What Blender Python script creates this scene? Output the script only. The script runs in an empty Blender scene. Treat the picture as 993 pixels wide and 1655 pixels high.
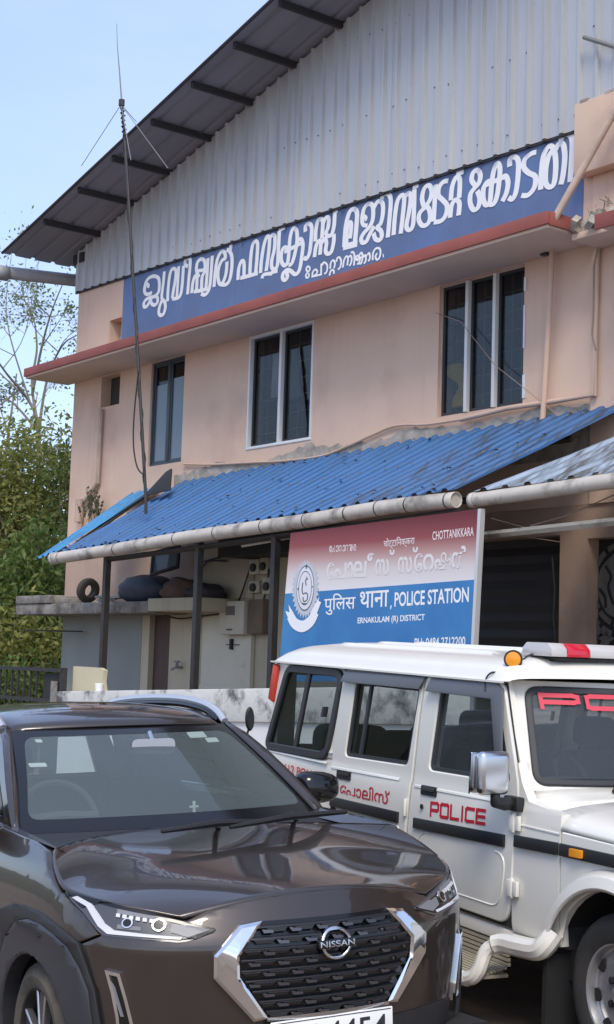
import bpy, bmesh, math, random
from mathutils import Vector, Matrix, geometry
from math import sin, cos, pi, radians, sqrt, atan2
sc = bpy.context.scene
COL = sc.collection
random.seed(7)
# ------------------------------------------------------------------ camera
cam = bpy.data.cameras.new('camera')
cam.sensor_fit = 'VERTICAL'; cam.sensor_height = 24.0; cam.sensor_width = 24.0
cam.lens = 34.766; cam.clip_start = 0.1; cam.clip_end = 3000
camo = bpy.data.objects.new('camera', cam); COL.objects.link(camo)
camo.matrix_world = Matrix.Translation((0, 0, 1.70)) @ Matrix.Rotation(pi/2 + 0.101765, 4, 'X') @ Matrix.Rotation(0.031612, 4, 'Z')
sc.camera = camo
# ------------------------------------------------------------------ world, sun, exposure
SUN_EL, SUN_AZ = radians(50), radians(182)          # azimuth measured from +y towards +x; high, behind the camera, veiled by thin cloud
w = bpy.data.worlds.new('World'); sc.world = w; w.use_nodes = True
nt = w.node_tree; nt.nodes.clear()
sky = nt.nodes.new('ShaderNodeTexSky'); sky.sky_type = 'NISHITA'; sky.sun_disc = False
sky.sun_elevation = SUN_EL; sky.sun_rotation = SUN_AZ; sky.air_density = 1.0; sky.dust_density = 1.2; sky.ozone_density = 1.0
bg = nt.nodes.new('ShaderNodeBackground'); bg.inputs[1].default_value = 0.125
wo = nt.nodes.new('ShaderNodeOutputWorld')
tcw = nt.nodes.new('ShaderNodeTexCoord'); mpw = nt.nodes.new('ShaderNodeMapping'); mpw.inputs['Scale'].default_value = (1, 1, 2.6)
nw = nt.nodes.new('ShaderNodeTexNoise'); nw.inputs['Scale'].default_value = 2.3; nw.inputs['Detail'].default_value = 9; nw.inputs['Roughness'].default_value = .58
rw = nt.nodes.new('ShaderNodeMapRange'); rw.inputs[1].default_value = .42; rw.inputs[2].default_value = .72; rw.inputs[3].default_value = .45; rw.inputs[4].default_value = .85
mw = nt.nodes.new('ShaderNodeMix'); mw.data_type = 'RGBA'; mw.inputs[7].default_value = (2.45, 3.05, 4.75, 1)      # thin bright cloud
nt.links.new(tcw.outputs['Generated'], mpw.inputs[0]); nt.links.new(mpw.outputs[0], nw.inputs[0]); nt.links.new(nw.outputs[0], rw.inputs[0]); nt.links.new(rw.outputs[0], mw.inputs[0])
nt.links.new(sky.outputs[0], mw.inputs[6]); nt.links.new(mw.outputs[2], bg.inputs[0]); nt.links.new(bg.outputs[0], wo.inputs[0])
sd = bpy.data.lights.new('sun', 'SUN'); sd.energy = 1.3; sd.angle = radians(22); sd.color = (1.0, 0.92, 0.80)
so = bpy.data.objects.new('sun', sd); COL.objects.link(so)
sdir = Vector((sin(SUN_AZ)*cos(SUN_EL), cos(SUN_AZ)*cos(SUN_EL), sin(SUN_EL)))
so.rotation_euler = sdir.to_track_quat('Z', 'Y').to_euler(); so.location = sdir*60
sc.view_settings.view_transform = 'Standard'; sc.view_settings.look = 'None'
sc.view_settings.exposure = 1.1; sc.view_settings.gamma = 1.0
# ------------------------------------------------------------------ materials
MATS = {}
def mat(name, col, rough=0.6, metal=0.0, var=0.0, vs=6.0, bump=0.0, bs=40.0, col2=None, mixs=3.0, mixlo=0.45, mixhi=0.6,
        stretch=None, streak=None, spec=0.5, coat=0.0, trans=0.0, alpha=None, flake=0.0):
    m = bpy.data.materials.new(name); m.use_nodes = True; MATS[name] = m
    n, l = m.node_tree.nodes, m.node_tree.links
    p = n['Principled BSDF']
    c = (*col, 1) if len(col) == 3 else col
    p.inputs['Base Color'].default_value = c; p.inputs['Roughness'].default_value = rough; p.inputs['Metallic'].default_value = metal
    p.inputs['Specular IOR Level'].default_value = spec; p.inputs['Coat Weight'].default_value = coat; p.inputs['Coat Roughness'].default_value = 0.03
    tc = n.new('ShaderNodeTexCoord'); mp = n.new('ShaderNodeMapping'); l.new(tc.outputs['Object'], mp.inputs[0])
    if stretch: mp.inputs['Scale'].default_value = stretch
    out = None
    if var > 0:
        t = n.new('ShaderNodeTexNoise'); t.inputs['Scale'].default_value = vs; t.inputs['Detail'].default_value = 6; l.new(mp.outputs[0], t.inputs[0])
        mr = n.new('ShaderNodeMapRange'); mr.inputs[1].default_value = .25; mr.inputs[2].default_value = .75; mr.inputs[3].default_value = 1-var; mr.inputs[4].default_value = 1+var
        l.new(t.outputs[0], mr.inputs[0])
        mx = n.new('ShaderNodeMix'); mx.data_type = 'RGBA'; mx.blend_type = 'MULTIPLY'; mx.inputs[0].default_value = 1; mx.inputs[6].default_value = c
        l.new(mr.outputs[0], mx.inputs[7]); out = mx.outputs[2]
    if col2 is not None:
        t2 = n.new('ShaderNodeTexNoise'); t2.inputs['Scale'].default_value = mixs; t2.inputs['Detail'].default_value = 8; t2.inputs['Roughness'].default_value = .65; l.new(mp.outputs[0], t2.inputs[0])
        r2 = n.new('ShaderNodeMapRange'); r2.inputs[1].default_value = mixlo; r2.inputs[2].default_value = mixhi; l.new(t2.outputs[0], r2.inputs[0])
        m2 = n.new('ShaderNodeMix'); m2.data_type = 'RGBA'; l.new(r2.outputs[0], m2.inputs[0])
        if out: l.new(out, m2.inputs[6])
        else: m2.inputs[6].default_value = c
        m2.inputs[7].default_value = (*col2, 1); out = m2.outputs[2]
    if streak:
        sc_, lo, hi, amt = streak
        mp2 = n.new('ShaderNodeMapping'); mp2.inputs['Scale'].default_value = (4.5, 4.5, .32); l.new(tc.outputs['Object'], mp2.inputs[0])
        t5 = n.new('ShaderNodeTexNoise'); t5.inputs['Scale'].default_value = 1.6; t5.inputs['Detail'].default_value = 7; t5.inputs['Roughness'].default_value = .62; l.new(mp2.outputs[0], t5.inputs[0])
        r5 = n.new('ShaderNodeMapRange'); r5.inputs[1].default_value = lo; r5.inputs[2].default_value = hi; r5.inputs[4].default_value = amt; l.new(t5.outputs[0], r5.inputs[0])
        m5 = n.new('ShaderNodeMix'); m5.data_type = 'RGBA'; l.new(r5.outputs[0], m5.inputs[0])
        if out: l.new(out, m5.inputs[6])
        else: m5.inputs[6].default_value = c
        m5.inputs[7].default_value = (*sc_, 1); out = m5.outputs[2]
    if out: l.new(out, p.inputs['Base Color'])
    if bump > 0:
        t3 = n.new('ShaderNodeTexNoise'); t3.inputs['Scale'].default_value = bs; t3.inputs['Detail'].default_value = 5; l.new(mp.outputs[0], t3.inputs[0])
        b = n.new('ShaderNodeBump'); b.inputs['Strength'].default_value = bump; b.inputs['Distance'].default_value = 0.01; l.new(t3.outputs[0], b.inputs['Height']); l.new(b.outputs[0], p.inputs['Normal'])
    return m
def glass(name, tint, refl=1.0, rough=0.0, body=(0.02, 0.025, 0.025), dens=0.0):
    # thin glazing: tinted see-through, a film of body colour (dust, painted reflections), and a Fresnel reflection
    m = bpy.data.materials.new(name); m.use_nodes = True; MATS[name] = m
    n, l = m.node_tree.nodes, m.node_tree.links; n.clear()
    o = n.new('ShaderNodeOutputMaterial'); tr = n.new('ShaderNodeBsdfTransparent'); tr.inputs[0].default_value = (*tint, 1)
    df = n.new('ShaderNodeBsdfDiffuse'); df.inputs[0].default_value = (*body, 1)
    gl = n.new('ShaderNodeBsdfGlossy'); gl.inputs['Roughness'].default_value = rough
    fr = n.new('ShaderNodeFresnel'); fr.inputs[0].default_value = 1.5
    mm = n.new('ShaderNodeMath'); mm.operation = 'MULTIPLY'; mm.inputs[1].default_value = refl; mm.use_clamp = True
    m1 = n.new('ShaderNodeMixShader'); m1.inputs[0].default_value = dens
    m2 = n.new('ShaderNodeMixShader')
    l.new(tr.outputs[0], m1.inputs[1]); l.new(df.outputs[0], m1.inputs[2])
    l.new(fr.outputs[0], mm.inputs[0]); l.new(mm.outputs[0], m2.inputs[0]); l.new(m1.outputs[0], m2.inputs[1]); l.new(gl.outputs[0], m2.inputs[2])
    l.new(m2.outputs[0], o.inputs[0]); return m
def leafmat(name, col, col2, trans=0.35):
    m = bpy.data.materials.new(name); m.use_nodes = True; MATS[name] = m
    n, l = m.node_tree.nodes, m.node_tree.links; p = n['Principled BSDF']; o = n['Material Output']
    g = n.new('ShaderNodeNewGeometry'); mx = n.new('ShaderNodeMix'); mx.data_type = 'RGBA'
    mx.inputs[6].default_value = (*col, 1); mx.inputs[7].default_value = (*col2, 1); l.new(g.outputs['Random Per Island'], mx.inputs[0])
    l.new(mx.outputs[2], p.inputs['Base Color']); p.inputs['Roughness'].default_value = .55
    t = n.new('ShaderNodeBsdfTranslucent'); l.new(mx.outputs[2], t.inputs[0])
    ms = n.new('ShaderNodeMixShader'); ms.inputs[0].default_value = trans; l.new(p.outputs[0], ms.inputs[1]); l.new(t.outputs[0], ms.inputs[2]); l.new(ms.outputs[0], o.inputs[0])
    return m
# ------------------------------------------------------------------ mesh helpers
class MB:
    def __init__(s): s.v = []; s.f = []; s.m = []
    def add(s, verts, faces, mi=0):
        o = len(s.v); s.v += [tuple(p) for p in verts]
        s.f += [tuple(i+o for i in f) for f in faces]; s.m += [mi]*len(faces); return s
    def box(s, a, b, mi=0, M=None):
        x0, y0, z0 = [min(p, q) for p, q in zip(a, b)]; x1, y1, z1 = [max(p, q) for p, q in zip(a, b)]
        vs = [(x0,y0,z0),(x1,y0,z0),(x1,y1,z0),(x0,y1,z0),(x0,y0,z1),(x1,y0,z1),(x1,y1,z1),(x0,y1,z1)]
        if M: vs = [M @ Vector(p) for p in vs]
        return s.add(vs, [(0,3,2,1),(4,5,6,7),(0,1,5,4),(1,2,6,5),(2,3,7,6),(3,0,4,7)], mi)
    def prism(s, poly, fn, h0, h1, mi=0):
        # poly: 2D outline, fn(u,v,h)->3D
        n = len(poly); vs = [fn(u, v, h0) for u, v in poly] + [fn(u, v, h1) for u, v in poly]
        fs = [(i, (i+1) % n, n+(i+1) % n, n+i) for i in range(n)]
        tri = geometry.tessellate_polygon([[Vector((u, v, 0)) for u, v in poly]])
        fs += [tuple(t) for t in tri] + [tuple(n+i for i in reversed(t)) for t in tri]
        return s.add(vs, fs, mi)
    def tube(s, pts, r, n=8, mi=0, caps=True):
        pts = [Vector(p) for p in pts]; R = r if isinstance(r, (list, tuple)) else [r]*len(pts)
        vs = []; fs = []; up = None
        for i, p in enumerate(pts):
            d = (pts[min(i+1, len(pts)-1)] - pts[max(i-1, 0)])
            if d.length < 1e-9: d = Vector((0, 0, 1))
            d.normalize()
            if up is None:
                a = Vector((0, 0, 1)) if abs(d.z) < .9 else Vector((1, 0, 0)); up = d.cross(a).normalized()
            else:
                up = (up - d*up.dot(d)); up = up.normalized() if up.length > 1e-6 else d.orthogonal().normalized()
            b = d.cross(up)
            for k in range(n):
                a = 2*pi*k/n; vs.append(p + up*(cos(a)*R[i]) + b*(sin(a)*R[i]))
        for i in range(len(pts)-1):
            for k in range(n):
                fs.append((i*n+k, i*n+(k+1) % n, (i+1)*n+(k+1) % n, (i+1)*n+k))
        if caps: fs += [tuple(reversed(range(n))), tuple((len(pts)-1)*n+k for k in range(n))]
        return s.add(vs, fs, mi)
    def lathe(s, prof, M, n=24, mi=0):
        # prof: (axial, radius) ; axis = local x of M
        vs = []; fs = []
        for a, r in prof:
            for k in range(n):
                t = 2*pi*k/n; vs.append(M @ Vector((a, r*cos(t), r*sin(t))))
        for i in range(len(prof)-1):
            for k in range(n):
                fs.append((i*n+k, i*n+(k+1) % n, (i+1)*n+(k+1) % n, (i+1)*n+k))
        return s.add(vs, fs, mi)
    def grid(s, fn, us, vs_, mi=0, flip=False):
        vs = [fn(u, v) for u in us for v in vs_]; nv = len(vs_); fs = []
        for i in range(len(us)-1):
            for j in range(nv-1):
                q = (i*nv+j, (i+1)*nv+j, (i+1)*nv+j+1, i*nv+j+1); fs.append(tuple(reversed(q)) if flip else q)
        return s.add(vs, fs, mi)
    def build(s, name, mats, parent=None, ang=35, bevel=0.0, seg=2, weld=False, solid=0.0, sub=0):
        me = bpy.data.meshes.new(name); me.from_pydata(s.v, [], s.f)
        mats = mats if isinstance(mats, (list, tuple)) else [mats]
        for m in mats: me.materials.append(MATS[m] if isinstance(m, str) else m)
        for p, i in zip(me.polygons, s.m): p.material_index = i
        bm = bmesh.new(); bm.from_mesh(me)
        if weld: bmesh.ops.remove_doubles(bm, verts=bm.verts, dist=1e-4)
        bmesh.ops.recalc_face_normals(bm, faces=bm.faces)
        if bevel > 0:
            es = [e for e in bm.edges if len(e.link_faces) == 2 and e.calc_face_angle(0) > radians(30)]
            bmesh.ops.bevel(bm, geom=es, offset=bevel, segments=seg, affect='EDGES', profile=.5, clamp_overlap=True)
        bm.to_mesh(me); bm.free()
        for p in me.polygons: p.use_smooth = True
        me.set_sharp_from_angle(angle=radians(ang))
        o = bpy.data.objects.new(name, me); COL.objects.link(o)
        if parent: o.parent = parent
        if sub:
            d = o.modifiers.new('s', 'SUBSURF'); d.levels = d.render_levels = sub
        if solid:
            d = o.modifiers.new('t', 'SOLIDIFY'); d.thickness = solid; d.offset = 0
        return o
def inside(p, poly):
    x, y = p; r = False; n = len(poly)
    for i in range(n):
        x1, y1 = poly[i]; x2, y2 = poly[(i+1) % n]
        if (y1 > y) != (y2 > y) and x < (x2-x1)*(y-y1)/(y2-y1)+x1: r = not r
    return r
def rounded(poly, r, n=4):
    # round the corners of a 2D polygon; r: radius or per-corner list
    out = []; N = len(poly); rr = r if isinstance(r, (list, tuple)) else [r]*N
    for i in range(N):
        p0, p, p1 = Vector(poly[i-1]), Vector(poly[i]), Vector(poly[(i+1) % N])
        a = (p0-p); b = (p1-p); k = min(rr[i], a.length*.49, b.length*.49)
        if k < 1e-5: out.append(tuple(p)); continue
        A = p + a.normalized()*k; B = p + b.normalized()*k
        for j in range(n+1):
            t = j/n; q = A*(1-t)**2 + p*2*t*(1-t) + B*t*t; out.append((q.x, q.y))
    return out
def plate(mb, outline, holes, fn, th=0.02, bev=0.0, cu=(), cv=(), mi=0, back=False):
    """sheet with holes cut from a 2D outline, laid on the surface fn(u,v,off); edges turned back by th"""
    bm = bmesh.new(); loops = [list(outline)] + [list(h) for h in holes]
    flat = [Vector((u, v, 0)) for lp in loops for u, v in lp]
    vs = [bm.verts.new(p) for p in flat]
    for t in geometry.tessellate_polygon([[Vector((u, v, 0)) for u, v in lp] for lp in loops]):
        try: bm.faces.new([vs[i] for i in t])
        except ValueError: pass
    bmesh.ops.recalc_face_normals(bm, faces=bm.faces)
    for cs, no in ((cu, Vector((1, 0, 0))), (cv, Vector((0, 1, 0)))):
        for c in cs:
            bmesh.ops.bisect_plane(bm, geom=bm.verts[:]+bm.edges[:]+bm.faces[:], plane_co=no*c, plane_no=no, dist=1e-5)
    bmesh.ops.dissolve_degenerate(bm, edges=bm.edges, dist=1e-5)
    off = {}
    if bev > 0:
        bmesh.ops.inset_region(bm, faces=bm.faces[:], thickness=bev, use_boundary=True, use_even_offset=True)
    bm.verts.index_update()
    be = [e for e in bm.edges if len(e.link_faces) == 1]
    bset = {v for e in be for v in e.verts}
    V = []; Fc = []
    for v in bm.verts: V.append(fn(v.co.x, v.co.y, -bev*.8 if (bev > 0 and v in bset) else 0.0))
    for f in bm.faces: Fc.append(tuple(v.index for v in f.verts))
    idx = {}
    for v in bset: idx[v] = len(V); V.append(fn(v.co.x, v.co.y, -th))
    for e in be:
        a, b = e.verts; Fc.append((a.index, b.index, idx[b], idx[a]))
    bm.free(); mb.add(V, Fc, mi); return mb
def frange(a, b, n): return [a+(b-a)*i/(n-1) for i in range(n)]
def lerp(a, b, t): return a+(b-a)*t
def interp(tab, x):
    if x <= tab[0][0]: return tab[0][1]
    for (x0, y0), (x1, y1) in zip(tab, tab[1:]):
        if x <= x1: return y0+(y1-y0)*(x-x0)/(x1-x0)
    return tab[-1][1]
def smooth(tab, x):
    # monotone-ish cubic through table points
    n = len(tab)
    if x <= tab[0][0]: return tab[0][1]
    if x >= tab[-1][0]: return tab[-1][1]
    for i in range(n-1):
        if x <= tab[i+1][0]:
            x0, y0 = tab[i]; x1, y1 = tab[i+1]; h = x1-x0
            m0 = (y1-tab[i-1][1])/(x1-tab[i-1][0]) if i > 0 else (y1-y0)/h
            m1 = (tab[i+2][1]-y0)/(tab[i+2][0]-x0) if i+2 < n else (y1-y0)/h
            t = (x-x0)/h; return (2*t**3-3*t*t+1)*y0+(t**3-2*t*t+t)*h*m0+(-2*t**3+3*t*t)*y1+(t**3-t*t)*h*m1
def catmull(pts, n=5):
    P = [Vector(p) for p in pts]; out = []
    for i in range(len(P)-1):
        a, b, c, d = P[max(i-1, 0)], P[i], P[i+1], P[min(i+2, len(P)-1)]
        for k in range(n):
            t = k/n; out.append(.5*((2*b)+(c-a)*t+(2*a-5*b+4*c-d)*t*t+(3*b-a-3*c+d)*t**3))
    out.append(P[-1]); return out
def ribbons(mb, strokes, fn, wx, wy, h0=0.0, mi=0, n=5):
    """painted strokes: (width factor, [(u,v)...]); each one a hair higher than the one before"""
    for k, (w, pts) in enumerate(strokes):
        P = catmull([Vector((p[0], p[1])) for p in pts], n) if len(pts) > 2 else [Vector(p) for p in pts]
        N = len(P); V = []
        for i, p in enumerate(P):
            d = P[min(i+1, N-1)]-P[max(i-1, 0)]; d = d.normalized() if d.length > 1e-9 else Vector((1, 0))
            no = Vector((-d.y*wx*w/2, d.x*wy*w/2)); h = h0+k*2.5e-5+i*1.2e-5
            V.append(fn(*(p+no), h)); V.append(fn(*(p-no), h))
        mb.add(V, [(2*i, 2*i+1, 2*i+3, 2*i+2) for i in range(N-1)], mi)
    return mb
def text2d(s, w, h, bold=0.0, shear=0.0, space=1.0):
    c = bpy.data.curves.new('t', 'FONT'); c.body = s; c.size = 1; c.offset = bold; c.shear = shear; c.space_character = space; c.resolution_u = 4; c.fill_mode = 'FRONT'
    o = bpy.data.objects.new('t', c); COL.objects.link(o); dg = bpy.context.evaluated_depsgraph_get()
    me = bpy.data.meshes.new_from_object(o.evaluated_get(dg)); V = [v.co.copy() for v in me.vertices]; Fc = [tuple(p.vertices) for p in me.polygons]
    COL.objects.unlink(o); bpy.data.objects.remove(o); bpy.data.curves.remove(c); bpy.data.meshes.remove(me)
    x0 = min(v.x for v in V); x1 = max(v.x for v in V); y0 = min(v.y for v in V); y1 = max(v.y for v in V)
    return [((v.x-x0)/(x1-x0)*w, (v.y-y0)/(y1-y0)*h) for v in V], Fc
def text(mb, s, u0, v0, w, h, fn, bold=0.0, off=0.0, shear=0.0, mi=0, du=0.0, space=1.0):
    """flat lettering; v0 is the lower left corner, du tilts the baseline (dv per u)"""
    V, Fc = text2d(s, w, h, bold, shear, space); return mb.add([fn(u0+x, v0+y+du*x, off) for x, y in V], Fc, mi)
def blockletters(word, u0, v0, w, h, gap=.22):
    """square heavy capitals as strokes"""
    G = {'P': [[(0,0),(0,1),(.85,1),(1,.9),(1,.52),(.85,.42),(.05,.42)]], 'O': [[(.5,0),(.12,0),(0,.1),(0,.9),(.12,1),(.88,1),(1,.9),(1,.1),(.88,0),(.45,0)]],
         'L': [[(0,1),(0,.0),(1,0)]], 'I': [[(.5,0),(.5,1)]], 'C': [[(1,.98),(.15,1),(0,.9),(0,.1),(.15,0),(1,.02)]], 'E': [[(1,1),(0,1),(0,0),(1,0)],[(0,.5),(.95,.5)]],
         'H': [[(0,0),(0,1)],[(1,0),(1,1)],[(0,.5),(1,.5)]]}
    wid = {'I': .25}; tot = sum(wid.get(c, 1) for c in word)+gap*1.6*(len(word)-1); k = w/tot; out = []; x = u0
    for c in word:
        cw = wid.get(c, 1)*k
        for st in G[c]: out.append((1.0, [(x+(p[0] if c != 'I' else .5)*cw, v0+p[1]*h) for p in st]))
        x += cw+gap*1.6*k
    return out
def polyribbons(mb, strokes, fn, wd, h0=0.0, mi=0):
    for k, (w, pts) in enumerate(strokes):
        for i in range(len(pts)-1):
            a, b = Vector(pts[i]), Vector(pts[i+1]); d = (b-a).normalized(); no = Vector((-d.y, d.x))*wd/2; e = d*wd*.5
            h = h0+(k*7+i)*4e-5
            mb.add([fn(*(a-e+no), h), fn(*(a-e-no), h), fn(*(b+e-no), h), fn(*(b+e+no), h)], [(0, 1, 2, 3)], mi)
    return mb
# ------------------------------------------------------------------ things
def thing(name, label, cat, parent=None, M=None, group=None, loc=(0, 0, 0)):
    o = bpy.data.objects.new(name, None); COL.objects.link(o); o.empty_display_size = .2
    if M is not None: o.matrix_world = M
    else: o.location = loc
    tag(o, label, cat, group); return o
def tag(o, label, cat, group=None):
    o['label'] = label; o['category'] = cat
    if group: o['group'] = group
    return o
def kind(o, k): o['kind'] = k; return o
def share(src, name, parent, M):
    o = bpy.data.objects.new(name, src.data); COL.objects.link(o); o.parent = parent; o.matrix_local = M; return o
AZ = -0.920424
BM = Matrix.Translation((0, 17.0703, 0)) @ Matrix.Rotation(AZ, 4, 'Z')      # building frame: x along the front, -y out of it
def B(s, t, z): return (s, -t, z)
def Fn(t0):                                                                   # a plane t0 in front of the facade
    return lambda u, v, off: (u, -(t0+off), v)

# ================================================================== materials of the place
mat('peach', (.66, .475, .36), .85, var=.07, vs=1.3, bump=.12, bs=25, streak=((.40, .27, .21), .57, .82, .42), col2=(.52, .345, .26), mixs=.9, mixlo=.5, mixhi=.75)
mat('peach_shaded', (.44, .31, .235), .88, var=.12, vs=2.2, bump=.15, bs=25, col2=(.36, .26, .2), mixs=1.6, mixlo=.48, mixhi=.7)  # darker copy of peach, with the shade of sheltered places put into its colour
mat('soffit', (.60, .45, .36), .9, var=.08, vs=2)
mat('red_band', (.27, .075, .060), .75, var=.12, vs=3, col2=(.20, .06, .05), mixs=2.0, mixlo=.5, mixhi=.75, streak=((.22, .09, .075), .52, .75, .6))
mat('red_top', (.22, .10, .08), .9, var=.25, vs=3)
mat('blue_paint', (.105, .155, .285), .7, var=.07, vs=2, col2=(.11, .19, .39), mixs=1.1, mixlo=.45, mixhi=.7, bump=.08, bs=20, streak=((.16, .22, .36), .55, .8, .6))
mat('white_paint', (.80, .81, .82), .7, var=.04, vs=9)
mat('galv', (.50, .505, .51), .42, metal=.25, var=.06, vs=1.2, col2=(.43, .435, .44), mixs=.8, mixlo=.45, mixhi=.7, stretch=(1.5, 1, .25), streak=((.36, .36, .37), .58, .8, .6))
mat('roof_under', (.25, .27, .33), .6, metal=.15, var=.15, vs=1.5, stretch=(.3, 2, 1))
mat('purlin', (.03, .03, .035), .6)
mat('grey_wall', (.25, .27, .255), .9, var=.10, vs=1.0, col2=(.22, .235, .23), mixs=.7, mixlo=.45, mixhi=.7)
mat('cream_wall', (.47, .42, .31), .88, var=.07, streak=((.26, .22, .16), .54, .78, .6), vs=1.6, col2=(.44, .38, .28), mixs=1.1, mixlo=.5, mixhi=.75)
mat('concrete', (.25, .23, .205), .93, var=.3, vs=5, bump=.5, bs=18, col2=(.10, .095, .085), mixs=3.0, mixlo=.48, mixhi=.62)
mat('mortar', (.40, .36, .31), .95, var=.25, vs=7, bump=.8, bs=22, col2=(.27, .24, .2), mixs=4, mixlo=.45, mixhi=.6)
mat('alu_white', (.70, .70, .68), .45, var=.05, vs=8)
mat('sash_dark', (.025, .027, .03), .45)
mat('sash_teal', (.035, .05, .06), .45)
mat('iron', (.03, .028, .027), .55, var=.2, vs=20)
mat('iron_grey', (.20, .20, .20), .6)
mat('room_dark', (.05, .048, .045), .9)
mat('pipe_peach', (.58, .41, .31), .55, var=.08, vs=4)
mat('pipe_dirty', (.42, .32, .26), .7, var=.2, vs=5)
mat('pipe_grey', (.30, .31, .34), .5, var=.1, vs=4)
mat('door_cream', (.60, .56, .45), .7, var=.05, vs=3, col2=(.48, .44, .34), mixs=6, mixlo=.58, mixhi=.75)
mat('door_brown', (.085, .05, .042), .65, var=.2, vs=6, stretch=(6, 1, 1))
mat('shutter', (.022, .017, .018), .5, var=.2, vs=3)
mat('board_black', (.022, .022, .024), .7, var=.2, vs=4)
mat('relief_grey', (.15, .14, .125), .8, var=.25, vs=5)
mat('meter_box', (.52, .48, .38), .6, var=.08, vs=5)
mat('meter_brown', (.16, .115, .08), .7, var=.2, vs=5)
mat('cable', (.018, .018, .02), .6)
mat('cable_tan', (.33, .25, .19), .7)
glass('pane_dark', (.66, .68, .68), .20, 0.0, (.03, .032, .034), .06)
glass('pane_blue', (.25, .30, .33), 1.0, .02, (.19, .25, .29), .82)
# ================================================================== court building
cb = thing('court_building', 'two storey peach court building with blue painted name band and corrugated metal gable', 'building', M=BM)
WIN = {'l': (-3.60, -2.76, 4.28, 5.705), 'm': (-1.275, .035, 4.285, 5.705), 'r': (2.19, 3.43, 4.295, 5.705)}
def rect(s0, s1, z0, z1): return [(s0, z0), (s1, z0), (s1, z1), (s0, z1)]
# front wall of the upper floor
m = MB()
plate(m, rect(-5.78, 4.32, 3.25, 7.25), [rect(*WIN[k]) for k in 'lmr']+[rect(-4.81, -4.47, 6.17, 6.50), rect(-4.97, -4.44, 5.25, 5.70)], Fn(0), .22)
m.build('wall', 'peach', cb)
m = MB(); m.box(B(-5.776, -.22, 0), B(-5.60, -11, 7.2)); m.box(B(-5.6, -10.8, 0), B(14, -11, 7.2)); m.box(B(13.8, -.25, 0), B(14, -10.8, 7.2)); m.build('wall', 'peach', cb)
m = MB(); m.box(B(-5.55, -.23, 3.2), B(13.8, -10.7, 3.38)); m.box(B(-5.55, -.23, 5.9), B(13.8, -10.7, 6.02)); m.box(B(-5.5, -4.2, 0.2), B(13.7, -4.3, 7.0)); m.build('floor_slab', 'room_dark', cb)
# wall under the awning
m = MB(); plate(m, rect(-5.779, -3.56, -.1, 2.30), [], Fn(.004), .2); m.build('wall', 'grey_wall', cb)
m = MB(); plate(m, rect(-5.779, -2.2, 2.38, 3.248), [], Fn(0), .2); m.build('wall', 'peach_shaded', cb)
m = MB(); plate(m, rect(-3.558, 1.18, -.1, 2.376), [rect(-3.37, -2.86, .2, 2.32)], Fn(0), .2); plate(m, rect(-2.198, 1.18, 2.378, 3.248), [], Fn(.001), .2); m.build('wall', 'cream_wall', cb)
m = MB(); plate(m, rect(1.182, 12, -.1, 3.248), [rect(1.25, 3.95, .25, 2.98), rect(4.29, 6.6, .3, 2.93)], Fn(0), .3); m.build('wall', 'peach_shaded', cb)
# right bay
bx0 = (4.21,6.846)[0]
m = MB(); plate(m, rect(4.325, 12, 3.25, 6.86), [], Fn(.022), .3); m.build('wall', 'peach', cb)
m = MB(); m.box(B(bx0, .031, 6.36), B(12, .17, 7.06)); m.build('parapet', 'peach', cb, bevel=.012)
m = MB(); random.seed(3)
for i in range(16):
    x = bx0+.1+i*.27+random.uniform(-.05, .05); m.box(B(x, .03, 7.05), B(x+random.uniform(.04, .14), .172, 7.062+random.uniform(.01, .035)))
kind(m.build('parapet_chips', 'mortar', cb), 'stuff')
# ---- sunshade
m = MB(); m.box(B(-5.98, .0, 5.712), B(4.40, .70, 5.85)); m.build('sunshade', 'soffit', cb, bevel=.006)
ss = cb.children[-1]
m = MB(); m.box(B(-6.0, .701, 5.742), B(4.42, .724, 5.862)); m.box(B(4.401, .0, 5.735), B(4.423, .70, 5.861)); m.box(B(-6.002, 0, 5.742), B(-5.981, .70, 5.861))
m.build('fascia', 'red_band', ss, bevel=.004)
m = MB(); m.box(B(-5.98, 0.004, 5.851), B(4.40, .70, 5.858)); m.build('slab_top', 'red_top', ss)
m = MB(); m.box(B(4.95, .03, 5.60), B(12, .68, 5.71)); m.build('sunshade', 'soffit', cb, bevel=.006); s2 = cb.children[-1]
m = MB(); m.box(B(4.96, .681, 5.565), B(12, .705, 5.70)); m.build('fascia', 'red_band', s2, bevel=.004)
m = MB(); m.box(B(4.43, .03, 5.635), B(4.955, .42, 5.70)); m.build('sunshade', 'soffit', cb, bevel=.01)
# broken corner of the sunshade
random.seed(11); m = MB()
for i in range(46):
    x = 4.45+random.random()*.55; t = random.uniform(.1, .5); z = 5.715+random.random()*.10*(1-abs(x-4.75)); r = random.uniform(.02, .065)
    M = Matrix.Translation(B(x, t, z)) @ Matrix.Rotation(random.random()*6, 4, random.choice('XYZ')) @ Matrix.Rotation(random.random()*6, 4, 'Y')
    m.box((-r, -r*.7, -r*.5), (r, r*.7, r*.5), M=M)
for i in range(26):
    x = 4.40+random.random()*.22; z = 5.72+random.random()*.32; m.tube([B(x, .06+random.random()*.1, z), B(x+random.uniform(-.05, .09), .1+random.random()*.12, z+random.uniform(-.05, .12))], .006, 4)
kind(m.build('rubble', 'mortar', cb), 'stuff')
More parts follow.
